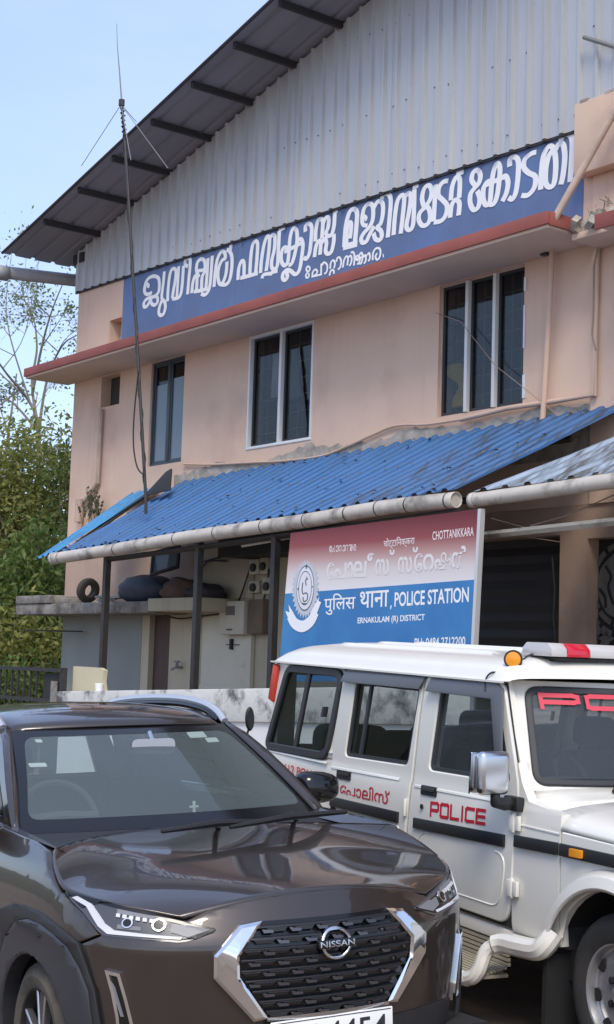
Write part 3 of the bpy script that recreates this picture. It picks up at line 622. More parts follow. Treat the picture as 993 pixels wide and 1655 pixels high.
gutter(aw, [(-2.938,-1.7,2.894), (-1.508,-1.7,2.943), (0.08,-1.7,3.011), (1.455,-1.7,3.051), (2.273,-1.7,3.073), (3.2,-1.7,3.116), (3.713,-1.7,3.128), (4.336,-1.7,3.13)], .068, [.03, .155, .27, .345, .44, .565, .66, .74, .86, .97])
rs = random.Random(44); m = MB(); q = MB()
def onaw(f, k): return Vector(B(-2.97, 1.62, 2.975)).lerp(Vector(B(4.20, 1.62, 3.235)), f).lerp(Vector(B(-2.67, .02, 4.0)).lerp(Vector(B(4.78, .02, 4.13)), f), k)
for i in range(36):
    for k in (.12, .52, .93): p = onaw((i+.42)/36.3, k+rs.uniform(-.008, .008))+Vector((0, 0, .026)); m.box(p-Vector((.009, .009, .006)), p+Vector((.009, .009, .008)))
kind(m.build('screws', 'iron_grey', aw), 'stuff')
for i in range(70): leaf_p = onaw(rs.random(), rs.random()**1.5)+Vector((0, 0, .03)); a_ = rs.uniform(0, 6.28); r_ = rs.uniform(.015, .045); q.add([leaf_p+Vector((r_*cos(a_), r_*sin(a_), 0)), leaf_p+Vector((-.4*r_*sin(a_), .4*r_*cos(a_), .012)), leaf_p-Vector((r_*cos(a_), r_*sin(a_), 0)), leaf_p+Vector((.4*r_*sin(a_), -.4*r_*cos(a_), .006))], [(0, 1, 2, 3)])
mat('dead_leaf', (.12, .075, .04), .8); o = kind(q.build('fallen_leaves', 'dead_leaf'), 'stuff'); o.matrix_world = BM
for s, nm in ((-1.945, 'post'), (.05, 'post'), (1.46, 'post')):
    m = MB(); m.box(B(s-.035, 1.46, -.1), B(s+.035, 1.53, 2.98)); m.build('post', 'iron', aw)
for t, zz in ((.35, 3.76), (1.35, 3.13)):
    m = MB(); V = [B(-2.8, t, zz-.09), B(4.4, t, zz+.05)]; m.tube(V, .03, 4); m.build('rail', 'iron', aw)
m = MB(); m.tube([B(-1.95, 1.5, 2.86), B(.05, 1.5, 2.92), B(4.2, 1.5, 3.06)], .032, 4); m.build('rail', 'iron', aw)
m = MB(); m.tube([(0.802,-1.45,2.911), (3.259,-1.45,3.054)], .02, 6); m.build('batten', 'pvc_dirty', aw)
aw2 = thing('blue_awning', 'narrow faded light blue roof strip beside the left end of the long blue awning', 'awning', M=BM)
sheets(aw2, B(-4.02, .02, 3.93), B(-3.22, .02, 3.99), B(-3.50, 1.66, 2.90), B(-2.93, 1.66, 2.98), 2, .2, ['sheet_sky'])
m = MB(); m.tube([B(-2.95, 1.62, 2.93), B(-3.26, .05, 3.96)], .03, 4); m.build('edge_bar', 'iron', aw2)
aw3 = thing('pale_awning', 'pale weathered metal awning with white gutter right of the police sign', 'awning', M=BM)
sheets(aw3, B(5.0, .02, 3.93), B(9.0, .02, 3.95), B(4.45, 1.62, 3.20), B(8.4, 1.62, 3.27), 4, .26, ['sheet_pale'])
gutter(aw3, [(4.526,-1.7,3.111), (5.153,-1.7,3.129), (5.687,-1.7,3.144), (6.082,-1.7,3.157), (8.3, -1.70, 3.19)], .058, [.02, .22, .42, .60, .8])
m = MB(); m.tube([(4.373,-1.45,2.84), (5.869,-1.45,2.878), (8.3, -1.45, 2.86)], .032, 4); m.build('rail', 'pvc_dirty', aw3)
for s in (5.2, 8.2):
    m = MB(); m.tube([B(s, 1.4, 3.25), B(s, .05, 3.86)], .025, 4); m.build('rafter', 'iron', aw3)
m = MB(); m.box(B(8.25, 1.42, -.1), B(8.32, 1.49, 3.2)); m.build('post', 'iron', aw3)
m = MB(); m.tube([(4.923,-1.4,2.899), (5.258,-1.3,2.981), (5.649,-1.2,3.126)], .006, 5); m.tube([(4.359,-1.3,3.003), (4.867,-1.4,2.887)], .005, 5); m.tube([(4.6,-1.2,2.848), (4.04,-0.1,2.902)], .005, 5); m.build('slack_wire', 'cable_tan', aw3)
tl = tag(MB().tube([B(3.07, .05, 3.05), B(3.36, .05, 3.05)], .018, 8).build('tube_lamp', 'alu_white'), 'small unlit tube lamp in the dark under the pale awning', 'lamp'); tl.matrix_world = BM
# black sheet lying loose at the upper corner of the awning
q = MB(); q.prism([(-2.731,3.765), (-2.35,4.061), (-2.25,4.092), (-2.126,3.8), (-2.388,3.788)], lambda u, v, h: (u, -.5-h+(v-3.9)*.3, v), 0, .03)
o = q.build('loose_sheet', 'board_black', bevel=.004); o.matrix_world = BM; tag(o, 'black loose sheet propped up behind the antenna mast on the awning', 'sheet')
# ================================================================== police sign
mat('sign_blue', (.03, .155, .40), .45, col2=(.06, .27, .52), mixs=.9, mixlo=.4, mixhi=.8)
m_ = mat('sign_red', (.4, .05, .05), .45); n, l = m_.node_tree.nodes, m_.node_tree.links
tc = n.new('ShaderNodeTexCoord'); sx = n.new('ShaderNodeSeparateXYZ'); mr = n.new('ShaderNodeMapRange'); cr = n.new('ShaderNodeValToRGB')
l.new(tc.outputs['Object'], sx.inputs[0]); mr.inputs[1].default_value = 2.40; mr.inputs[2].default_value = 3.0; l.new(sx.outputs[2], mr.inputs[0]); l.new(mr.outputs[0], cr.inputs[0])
e = cr.color_ramp.elements; e[0].color = (.72, .70, .70, 1); e[1].color = (.13, .014, .017, 1)  # printed fade to red; the upper red is darkened to paint in shade
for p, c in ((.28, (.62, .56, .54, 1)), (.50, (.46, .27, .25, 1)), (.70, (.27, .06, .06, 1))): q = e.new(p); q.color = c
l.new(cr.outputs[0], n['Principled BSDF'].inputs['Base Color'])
mat('sign_frame', (.6, .6, .6), .4, metal=.3); mat('sign_white', (.82, .82, .82), .5); mat('sign_faint', (.78, .70, .68), .5); mat('sign_faint2', (.70, .66, .65), .5)
mat('emblem_grey', (.50, .53, .58), .5); mat('emblem_line', (.10, .11, .13), .5); mat('emblem_pale', (.70, .71, .74), .5)
sg = thing('police_signboard', 'large red, white and blue police station signboard hanging under the awning gutter', 'signboard', M=BM)
TL_, TR_, BR_, BL_ = (2.058, 2.955), (4.665, 3.027), (4.60, 1.60), (1.935, 1.52)
ML_, MR_ = (2.0, 2.368), (4.632, 2.437)
m = MB(); m.prism([BL_, BR_, MR_, ML_], Fn(1.75), -.03, .008); m.build('blue_panel', 'sign_blue', sg)
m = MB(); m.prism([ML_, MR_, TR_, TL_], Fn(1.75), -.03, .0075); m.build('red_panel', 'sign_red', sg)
m = MB(); m.prism([BR_, (BR_[0]+.035, BR_[1]), (TR_[0]+.035, TR_[1]), TR_], Fn(1.75), -.04, .012); m.build('frame', 'sign_frame', sg)
S1 = Fn(1.7595); tl_ = .03
m = MB(); text(m, 'POLICE STATION', 3.63, 2.223, .945, .128, S1, bold=.02, du=tl_); m.build('lettering', 'sign_white', sg); m = MB(); text(m, 'पुिलस', 2.626, 2.155, .46, .195, S1, bold=.006, du=tl_, off=.0004); text(m, 'थाना', 3.15, 2.215, .40, .15, S1, bold=.010, du=tl_, off=.0008)
m.build('lettering', 'sign_white', sg); m = MB(); m.prism([(3.578, 2.235), (3.574, 2.20), (3.584, 2.20), (3.597, 2.235)], S1, .0, .001); m.build('lettering', 'sign_white', sg); m = MB()
text(m, 'ERNAKULAM (R) DISTRICT', 3.124, 2.06, .91, .07, S1, bold=.02, du=tl_); m.build('lettering', 'sign_white', sg); m = MB(); text(m, 'PH: 0484 2712200', 3.909, 1.872, .635, .075, S1, bold=.015, du=tl_); m.build('lettering', 'sign_white', sg)
m = MB(); text(m, 'CHOTTANIKKARA', 4.108, 2.79, .51, .075, S1, bold=.012, du=tl_); m.build('faded_lettering', 'sign_faint', sg); m = MB(); text(m, 'चोट्टािनक्करा', 3.46, 2.735, .42, .10, S1, du=tl_, bold=.006); m.build('faded_lettering', 'sign_faint', sg); m = MB()
for k, (s_, f) in enumerate((('േ', 0), ('ച', .11), ('ാ', .25), ('റ', .36), ('ാ', .5), ('ന', .6), ('ി', .72), ('ക', .78), ('ര', .9))):
    text(m, s_, 2.675+.4*f, 2.742, .4*(.12 if s_ in 'ക' else .10), .062, S1, du=0, off=k*.0001, bold=.01)
m.build('faded_lettering', 'sign_faint', sg)
m = MB(); x = 2.645
for k, (s_, wd, hh, dy) in enumerate((('േ', .12, .16, 0), ('പ', .19, .15, 0), ('ാ', .10, .15, 0), ('ല', .2, .15, 0), ('ീ', .12, .21, 0), ('സ', .2, .15, 0), ('്', .07, .05, .17), (' ', .1, 0, 0), ('സ', .2, .15, 0), ('്', .07, .05, .17), ('േ', .12, .16, 0), ('റ', .15, .15, 0), ('ഷ', .22, .15, 0), ('ൻ', .2, .19, 0))):
    if s_ != ' ': text(m, s_, x, 2.485+tl_*(x-2.64)+dy, wd*.95, hh, S1, off=k*.0001, bold=.03)
    x += wd*.97 if s_ != '്' else .02
m.build('faded_lettering', 'sign_faint2', sg)
# toothed wheel emblem with an oval medallion and a ribbon
ec = (2.327, 2.405); m = MB()
N_ = 30; gear = []
for i in range(N_*2): a = 2*pi*i/(N_*2); r = 1.0 if i % 2 == 0 else .84; gear.append((ec[0]+.215*r*cos(a)-.0, ec[1]+.285*r*sin(a)+.1*.215*r*cos(a)*0))
m.prism(gear, S1, 0, .002); em = m.build('emblem', 'emblem_grey', sg)
ov = lambda k, n=40: [(ec[0]+.13*k*cos(2*pi*i/n), ec[1]+.01+.205*k*sin(2*pi*i/n)) for i in range(n)]
m = MB(); m.prism(ov(1.06), S1, .002, .0035); m.build('ring', 'emblem_line', em); m = MB(); m.prism(ov(1.0), S1, .0036, .0045); m.build('medallion', 'emblem_pale', em)
m = MB(); r = MB()
ribbons(m, [(1, ov(.78)[:] + ov(.78)[:1])], S1, .008, .008, .0050, n=2)
ribbons(m, [(1, [(2.29, 2.47), (2.28, 2.40), (2.30, 2.36), (2.34, 2.37), (2.37, 2.35), (2.36, 2.30), (2.31, 2.29), (2.30, 2.33)]), (1, [(2.34, 2.52), (2.36, 2.50), (2.33, 2.49), (2.345, 2.44)]), (1, [(2.28, 2.27), (2.36, 2.265)]), (1.4, [(2.335, 2.60), (2.34, 2.64)]), (1.2, [(2.21, 2.40), (2.225, 2.42)]), (1.2, [(2.43, 2.42), (2.445, 2.43)])], S1, .016, .012, .0052)
m.build('figure', 'emblem_line', em)
m = MB(); ribbons(m, [(1, [(2.10, 2.16), (2.17, 2.085), (2.30, 2.05), (2.43, 2.10), (2.50, 2.19)])], S1, .11, .11, .004); m.prism([(2.02, 2.20), (2.09, 2.185), (2.07, 2.26), (2.20, 2.13), (2.12, 2.06)], S1, .0028, .0036); m.prism([(2.58, 2.275), (2.54, 2.29), (2.55, 2.33), (2.43, 2.19), (2.49, 2.12)], S1, .0028, .0036)
m.build('ribbon', 'sign_white', em)
# ================================================================== antenna mast and loose pipes
an = thing('antenna_mast', 'tall dark whip antenna mast leaning in front of the roof edge', 'antenna', M=BM)
m = MB(); m.tube([(-1.563,-1.22,3.415), (-1.577,-1.22,3.594), (-1.756,-1.22,4.555), (-1.964,-1.22,5.654), (-2.171,-1.22,6.707), (-2.339,-1.22,7.62), (-2.493,-1.22,8.347)], [.020]*7, 8); mast = m.build('mast', 'iron', an)
random.seed(2); m = MB(); a = Vector((-2.47,-1.22,8.259)); b = Vector((-2.593,-1.22,8.784)); m.tube([a, b], .018, 6); 
m.tube([a.lerp(b, i/30)+Vector((.028*cos(i*1.7), .028*sin(i*1.7), 0)) for i in range(31)], .010, 5); m.tube([b-Vector((0, 0, .05)), b+Vector((0, 0, .03))], .04, 8); m.build('coil', 'iron', an)
m = MB(); m.tube([(-2.593,-1.22,8.784), (-2.698,-1.22,9.269), (-2.773,-1.22,9.584), (-2.817,-1.22,9.907)], [.012, .009, .006, .004], 6); m.build('whip', 'iron_grey', an)
for p in ((-3.595,-1.22,8.196), (-3.613,-0.4,9.013), (-1.106,-1.9,7.472), (-1.256,-1.3,7.553)):
    m = MB(); m.tube([(-2.606,-1.22,8.755), p], .005, 5); m.build('radial', 'iron_grey', an)
m = MB(); cp = [Vector((-1.577,-1.22,3.594)), Vector((-1.756,-1.22,4.555)), Vector((-1.964,-1.22,5.654)), Vector((-2.171,-1.22,6.707)), Vector((-2.493,-1.22,8.347))]
C_ = catmull(cp, 14); m.tube([p+Vector((.022*cos(i*.9), .022*sin(i*.9), 0)) for i, p in enumerate(C_)], .008, 5); m.tube(catmull([(-1.846,-1.24,5.172), (-1.87,-1.26,4.639), (-1.836,-1.27,4.255), (-1.743,-1.26,3.984), (-1.61,-1.24,3.878)], 5), .010, 5); m.build('cable', 'cable', an)
pp = tag(MB().tube([(4.378,-0.62,5.776), (4.82,-0.3,6.774), (5.55, -.18, 7.3)], .034, 10).build('prop_pipe', 'pipe_dirty'), 'peach pipe leaning from the sunshade corner against the parapet', 'pipe'); pp.matrix_world = BM
a = Vector((4.277,-0.12,7.718)); b = Vector((4.654,-0.12,7.505)); d = (b-a); c = a+d*((a.z-7.09)/(a.z-b.z))
m = MB(); m.tube([a, c], .022, 8); o = m.build('steel_pipe', 'iron_grey'); o.matrix_world = BM; tag(o, 'bare steel pipe sticking up from the parapet before the gable cladding', 'pipe')
random.seed(4); m = MB(); base = Vector(B(5.06, .1, 7.04))
for i in range(14):
    a = base+Vector((random.uniform(-.05, .12), 0, 0)); b = a+Vector((random.uniform(-.12, .12), random.uniform(-.08, .08), random.uniform(.12, .32))); m.tube([a, a.lerp(b, .5)+Vector((.02, 0, .02)), b], .004, 4)
    for k in range(3): p = a.lerp(b, random.uniform(.5, 1)); r = .025; m.add([p, p+Vector((r, 0, r)), p+Vector((0, .01, 2*r)), p+Vector((-r, 0, r))], [(0, 1, 2, 3)])
mat('dry_plant', (.14, .12, .07), .9)
o = m.build('weed', 'dry_plant'); o.matrix_world = BM; tag(o, 'dry weed growing on top of the peach parapet', 'weed')
random.seed(6); m = MB(); base = Vector(B(-4.85, .12, 3.80))
for i in range(26):
    a = base+Vector((random.uniform(-.25, .3), random.uniform(-.08, .05), random.uniform(-.25, -.1))); b = a+Vector((random.uniform(-.12, .12), random.uniform(-.1, .05), random.uniform(.12, .42))); m.tube([a, b], .004, 4)
    for k in range(4): p = a.lerp(b, random.uniform(.4, 1)); r = .03; m.add([p, p+Vector((r, .01, r*.6)), p+Vector((0, .01, 1.6*r)), p+Vector((-r, -.01, r*.6))], [(0, 1, 2, 3)])
leafmat('weed_leaf', (.05, .07, .03), (.12, .10, .05)); o = m.build('weed', 'weed_leaf'); o.matrix_world = BM; tag(o, 'small green weed on the wall beside the rusty waste pipe', 'weed')
# ================================================================== window contents
mat('paper', (.75, .75, .76), .8, var=.05, vs=4); mat('cloth_yellow', (.75, .46, .04), .9, var=.15, vs=12); mat('cloth_grey', (.22, .24, .25), .9, var=.1, vs=6)
m = MB()
for k, (a, b, c, d) in enumerate([((430,575),(442,573),(437,640),(419,637)), ((443,577),(447,586),(449,642),(431,644))]):
    pass
m.grid(lambda u, v: B(-.93+.30*u+.02*v, -.095-.015*sin(u*9), 4.90+.56*v), frange(0, 1, 9), [0, .5, 1]); o = m.build('paper_sheet', 'paper', solid=.001); o.matrix_world = BM; tag(o, 'white paper hanging behind the glass of the middle window', 'paper')
m = MB(); m.grid(lambda u, v: B(-.62+(.12+.16*(1-v))*u, -.105-.02*sin(u*14), 4.84+.62*v), frange(0, 1, 16), frange(0, 1, 4)); o = m.build('curtain', 'cloth_grey', solid=.001); o.matrix_world = BM; tag(o, 'grey folded cloth hanging next to the white paper in the window', 'curtain')
m = MB(); m.grid(lambda u, v: B(2.40+.08*sin(v*5)+(.10+.05*sin(v*9))*cos(u*2*pi), -.105+.028*sin(u*2*pi)+.008*sin(u*9+v*14), 4.40+.46*v), frange(0, 1, 18), frange(0, 1, 12)); o = m.build('yellow_cloth', 'cloth_yellow'); o.matrix_world = BM; tag(o, 'crumpled yellow cloth hanging in the three-pane window', 'cloth')
m = MB(); m.tube([B(-.30, -.18, 4.32), B(-.06, -.18, 4.70)], .012, 5); m.tube([B(-.06, -.18, 4.30), B(-.06, -.18, 4.74)], .018, 5); o = m.build('ladder_frame', 'alu_white'); o.matrix_world = BM; tag(o, 'pale folding frame leaning in the lower corner of the middle window', 'frame')
m = MB(); m.tube([B(2.16, .02, 5.42), (2.555,-0.03,5.256), (3.075,-0.04,4.727), (3.696,-0.06,4.302), (4.175,-0.1,3.974)], .004, 5); o = m.build('slack_wire', 'cable_tan'); o.matrix_world = BM; tag(o, 'thin wire sagging across the three-pane window down to the awning', 'wire')
# ================================================================== things left on the ledge
mat('rubber', (.022, .021, .02), .85, var=.25, vs=12, bump=.3, bs=30); mat('rubber_dusty', (.05, .045, .038), .9, var=.3, vs=6, bump=.4, bs=25)
mat('tarp_navy', (.022, .03, .055), .6, var=.25, vs=5, bump=.5, bs=9); mat('sack_brown', (.10, .055, .042), .85, var=.35, vs=5, bump=.6, bs=10); mat('sack_dark', (.04, .035, .04), .8, var=.3, vs=4, bump=.6, bs=9)
M = Matrix.Translation(B(-4.36, .40, 2.60)) @ Matrix.Rotation(radians(8), 4, 'Z') @ Matrix.Rotation(radians(12), 4, 'Y')
tp = [(-.05, .085), (-.055, .13), (-.04, .165), (0, .175), (.04, .165), (.055, .13), (.05, .085), (0, .078), (-.05, .085)]
m = MB(); m.lathe(tp, M, 28); o = m.build('old_tyre', 'rubber_dusty'); o.matrix_world = BM; tag(o, 'small old tyre leaning on the ledge against the peach wall', 'tyre')
def lump(name, matn, c, r, label, cat, seed, amp=.18):
    random.seed(seed); ph = [(random.uniform(1, 4), random.uniform(1, 4), random.uniform(0, 6)) for _ in range(6)]; q = MB()
    def f(u, v):
        th = pi*v; a = 2*pi*u; d = Vector((sin(th)*cos(a), sin(th)*sin(a), cos(th))); k = 1+sum(amp*.4*sin(p*3*d.x+q_*2.5*d.z+s_+d.y*2) for p, q_, s_ in ph)/2
        e = Vector((abs(d.x)**.8*(1 if d.x > 0 else -1)*r[0], abs(d.y)**.8*(1 if d.y > 0 else -1)*r[1], d.z*r[2]))*k; p = Vector(c)+e; p.z = max(p.z, c[2]-r[2]*.75); return p
    q.grid(f, frange(0, 1, 25), frange(0.001, .999, 15)); o = q.build(name, matn, ang=70, weld=True); o.matrix_world = BM; return tag(o, label, cat)
lump('tarp_bundle', 'tarp_navy', B(-2.95, .32, 2.58), (.56, .24, .20), 'rounded navy tarpaulin bundle on the ledge behind the first post', 'bundle', 3, .10)
lump('sack', 'sack_brown', B(-2.05, .33, 2.55), (.34, .22, .17), 'brown sack lying beside the navy bundle on the ledge', 'sack', 8, .2); lump('sack', 'sack_dark', B(-1.62, .30, 2.52), (.30, .2, .13), 'low dark sack at the right end of the ledge', 'sack', 14, .22)
fr = thing('window_sash', 'old glazed window sash leaning on the navy bundle under the awning', 'window sash', M=BM @ Matrix.Translation(B(-2.62, .48, 2.74)) @ Matrix.Rotation(radians(-14), 4, 'Y') @ Matrix.Rotation(radians(20), 4, 'Z') @ Matrix.Rotation(radians(-15), 4, 'X'))
m = MB()
for a, b in (((0, 0), (.46, .04)), ((0, .31), (.46, .35)), ((0, .04), (.04, .31)), ((.42, .04), (.46, .31))): m.box((a[0], -.015, a[1]), (b[0], .015, b[1]))
m.build('frame', 'iron', fr, bevel=.003); m = MB(); m.box((.04, -.003, .04), (.42, .003, .31)); m.build('pane', 'pane_blue', fr)
random.seed(12); m = MB()
for i in range(7): x = -4.05+random.random()*.5; m.box(B(x, .35+random.random()*.2, 2.425+i*.01), B(x+.3, .37+random.random()*.2, 2.445+i*.012))
o = m.build('scrap_pile', 'iron_grey'); o.matrix_world = BM; tag(o, 'flat pile of scrap slats on the ledge between tyre and post', 'scrap')
# ================================================================== low wall, gate, board
mat('wall_white', (.72, .72, .70), .85, var=.05, vs=2, col2=(.50, .50, .47), mixs=1.5, mixlo=.55, mixhi=.8)
mat('wall_mossy', (.62, .61, .57), .9, var=.08, vs=4, col2=(.10, .10, .095), mixs=3.6, mixlo=.50, mixhi=.66, bump=.4, bs=20)
mat('board_cream', (.55, .49, .33), .7, var=.06, vs=3)
lw = thing('boundary_wall', 'low white compound wall with black mould along its coping behind the jeep', 'wall', M=BM)
def wtop(s): return 1.315+.041*(s+.9)
m = MB(); m.prism([(-.90, -.1), (13, -.1), (13, wtop(13)-.30), (-.90, wtop(-.9)-.30)], Fn(2.48), 0, .12); m.build('lower_panel', 'wall_white', lw)
m = MB(); m.prism([(-.92, wtop(-.92)-.299), (13, wtop(13)-.299), (13, wtop(13)), (-.92, wtop(-.92))], Fn(2.45), 0, .18); m.build('coping', 'wall_mossy', lw, bevel=.012)
m = MB()
for s in frange(.4, 12.4, 9): m.box(B(s, 2.60, .0), B(s+.02, 2.604, wtop(s)-.31))
m.build('joint', 'concrete', lw)
o = MB().lathe([(0, 0), (0, .04), (.075, .05), (.078, .045), (.01, .035), (.01, 0)], Matrix.Translation(B(-.16, 2.54, wtop(-.16))) @ Matrix.Rotation(-pi/2, 4, 'Y'), 16).build('cup', 'white_paint'); o.matrix_world = BM; tag(o, 'small white cup standing on the wall by the first post', 'cup')
m = MB(); m.prism([(-.98, .0), (-.30, 0), (-.30, 1.36), (-.33, 1.44), (-.31, 1.56), (-.40, 1.585), (-.98, 1.59)], Fn(2.36), 0, .05); o = m.build('cream_board', 'board_cream'); o.matrix_world = BM; tag(o, 'cream board standing behind the left end of the white wall', 'board')
gt = thing('iron_gate', 'low dark iron gate with upright bars left of the white wall', 'gate', M=BM)
for z in (.45, 1.18, 1.52):
    m = MB(); m.box(B(-4.2, 2.50, z), B(-1.02, 2.54, z+.04)); m.build('rail', 'iron', gt)
for i in range(17):
    m = MB(); x = -4.1+i*.155; m.box(B(x, 2.51, .35), B(x+.022, 2.53, 1.52)); m.build('bar', 'iron', gt)
m = MB(); m.box(B(-1.50, 2.47, .2), B(-1.06, 2.495, 1.50)); m.build('panel', 'board_black', gt); m = MB(); m.box(B(-1.06, 2.47, .0), B(-1.0, 2.53, 1.57)); m.build('post', 'iron', gt)
m = MB(); m.box(B(-1.22, 2.542, .9), B(-1.08, 2.55, 1.42)); m.build('sticker', 'concrete', gt)
# ================================================================== ground
mat('forecourt', (.19, .14, .105), .92, var=.25, vs=1.5, bump=.4, bs=12, col2=(.29, .225, .17), mixs=.6, mixlo=.45, mixhi=.65)

# ================================================================== vegetation on the left
mat('bark', (.16, .13, .10), .9, var=.3, vs=8, bump=.6, bs=14); mat('bark_pale', (.22, .195, .165), .9, var=.25, vs=8, bump=.4, bs=14)
leafmat('leaf_green', (.075, .145, .027), (.19, .24, .06), .5); leafmat('leaf_olive', (.15, .175, .038), (.34, .34, .10), .5); leafmat('leaf_dark', (.075, .115, .025), (.20, .22, .065), .5); leafmat('leaf_light', (.11, .17, .04), (.20, .24, .08)); leafmat('leaf_dry', (.10, .075, .045), (.22, .17, .10)); 
def leaf(m, p, L, W, rng, droop=0.0):
    d = Vector((rng.gauss(0, 1), rng.gauss(0, 1), rng.gauss(0, .7)-droop)).normalized(); s = d.cross(Vector((rng.gauss(0, 1), rng.gauss(0, 1), rng.gauss(0, 1)))).normalized(); n = d.cross(s)
    m.add([p, p+d*L*.45+s*W*.5+n*W*.12, p+d*L, p+d*L*.45-s*W*.5+n*W*.12], [(0, 1, 2), (0, 2, 3)])
def clump_tree(name, label, base, height, crown, nclump, nleaf, leafm, L, seed, barkm='bark', trunk=.12, group=None, droop=.4):
    """crown: list of (centre, radii) ellipsoids relative to the base"""
    rng = random.Random(seed); t = thing(name, label, 'tree' if 'tree' in name else 'shrub', loc=base, group=group); tips = []
    m = MB(); top = Vector((rng.uniform(-.2, .2), rng.uniform(-.2, .2), height*.55)); tr = [Vector((0, 0, -.2)), top*.4+Vector((rng.uniform(-.1, .1), 0, 0)), top]
    m.tube(catmull(tr, 4), [lerp(trunk, trunk*.55, i/8) for i in range(9)], 8)
    lf = MB()
    for k in range(nclump):
        c, r = rng.choice(crown); a = Vector((rng.gauss(0, .5), rng.gauss(0, .5), rng.gauss(0, .5)))
        if a.length > 1.05: a = a.normalized()*rng.uniform(.7, 1.05)
        q = Vector((c[0]+a.x*r[0], c[1]+a.y*r[1], c[2]+a.z*r[2])); 
        if k % 3 == 0:
            s = top.lerp(Vector((0, 0, height*.3)), rng.random()); m.tube([s, s.lerp(q, .5)+Vector((0, 0, .12)), q], [trunk*.3, trunk*.18, trunk*.06], 5)
        cr = rng.uniform(.16, .38)*(height/5)**.5
        for i in range(nleaf):
            p = q+Vector((rng.gauss(0, cr), rng.gauss(0, cr), rng.gauss(0, cr*.7))); leaf(lf, p, L*rng.uniform(.6, 1.3), L*.42*rng.uniform(.7, 1.2), rng, droop)
    m.build('trunk', barkm, t); lf.build('crown', leafm, t, ang=180); return t
def bare_tree(name, label, base, limbs, barkm, leafm, seed, twigs=5, L=.10, nl=5, r0=.13):
    rng = random.Random(seed); t = thing(name, label, 'tree', loc=base); m = MB(); lf = MB()
    def grow(pts, r, lev):
        P = catmull(pts, 5); n = len(P); m.tube(P, [r*(1-.75*i/(n-1)) for i in range(n)], 6 if lev < 2 else 4)
        if lev >= 3:
            for i in range(nl): leaf(lf, P[-1].lerp(P[n//2], rng.random())+Vector((rng.gauss(0, .06), rng.gauss(0, .06), rng.gauss(0, .06))), L*rng.uniform(.6, 1.3), L*.5, rng, .3)
            return
        for i in range(twigs if lev else 4):
            k = rng.uniform(.3, 1.0); j = min(int(k*(n-1)), n-2); s = P[j]; d = (P[j+1]-P[j]).normalized(); a = Vector((rng.gauss(0, 1), rng.gauss(0, 1), rng.gauss(.25, .7))).normalized()
            ln = (pts[-1]-pts[0]).length*rng.uniform(.28, .5) if len(pts) > 1 else 1; e = s+(d*.7+a).normalized()*ln
            grow([s, s.lerp(e, .5)+Vector((rng.gauss(0, .1), rng.gauss(0, .1), rng.gauss(.05, .08)))*ln, e], r*(1-.75*k)*.62, lev+1)
    for l, r in limbs: grow([Vector(p) for p in l], r*r0, 0)
    m.build('trunk', barkm, t); lf.build('crown', leafm, t, ang=180); return t
def gpos(x, y, z=0): return (x, y, z)
# bare branching tree against the sky
bx, by = (-5.017,29,2.409)[0], 29.0
def rel(p): return (p[0]-bx, p[1]-by, p[2])
bare_tree('bare_tree', 'sparse pale branching tree against the sky behind the sunshade', (bx, by, 0), [
 ([(0, 0, 0), rel((-5.294,29,4.83)), rel((-5.362,29,6.181)), rel((-5.597,29,6.731)), rel((-5.923,28.5,7.12)), rel((-6.227,28,7.554))], 1.0),
 ([rel((-5.362,29,6.181)), rel((-5.585,29.3,7.1)), rel((-5.561,29.5,7.9)), rel((-5.783,29.8,8.73)), rel((-6.224,30,9.155))], .6),
 ([rel((-5.368,29,5.811)), rel((-5.246,29,7.053)), rel((-4.924,28.7,7.747)), rel((-4.531,28.3,7.918))], .6),
 ([rel((-5.553,29.2,6.831)), rel((-5.369,29,7.798)), rel((-5.143,28.7,8.485)), rel((-4.823,28.4,9.163))], .55),
 ([rel((-5.331,29,6.059)), rel((-5.981,29.4,6.728)), rel((-6.425,29.7,6.894))], .5)], 'bark_pale', 'leaf_light', 41, twigs=7, L=.085, nl=2, r0=.06)
bare_tree('bare_tree', 'second thin grey tree at the far left edge with few leaves', ((-7.148,33,2.461)[0], 33, 0), [
 ([(0, 0, 0), (0.1, 0, 3), (.3, 0, 5.5), (.5, 0, 8.0)], 1.0), ([(.2, 0, 4.5), (.8, -.2, 6.2), (1.0, 0, 7.6)], .6), ([(.1, 0, 3.5), (-.7, .3, 5.2), (-1.1, .2, 6.8)], .6)], 'bark_pale', 'leaf_light', 77, twigs=6, L=.09, nl=2, r0=.07)
x0 = (-4.741,25,3.341)[0]
clump_tree('leafy_tree', 'broad yellow-green leafy tree at the left edge of the building', ((-5.177,27,3.47)[0], 27, 0), 6.0, [((0, 0, 5.1), (1.2, 1.0, 1.1)), ((.2, 0, 3.7), (1.2, 1.0, 1.1)), ((-.9, .2, 4.5), (1.0, 1, 1.3))], 270, 42, 'leaf_olive', .135, 5)
clump_tree('leafy_tree', 'dark green leafy tree right beside the building corner under the sunshade', ((-4.15,26,3.431)[0], 26, 0), 5.6, [((.1, 0, 5.0), (.55, .8, .8)), ((.2, 0, 3.8), (.7, .9, .9)), ((.6, .6, 4.6), (1.0, .8, 1.2))], 120, 40, 'leaf_dark', .13, 6)
clump_tree('bamboo_shrub', 'tall bright green shrub with long drooping leaves above the ledge', ((-4.281,24,2.283)[0], 24, 0), 3.9, [((0, 0, 3.1), (.75, .7, .8)), ((.1, 0, 2.2), (.9, .7, .8)), ((-.7, 0, 2.6), (.7, .7, .9))], 130, 36, 'leaf_green', .145, 8, trunk=.05, droop=.9)
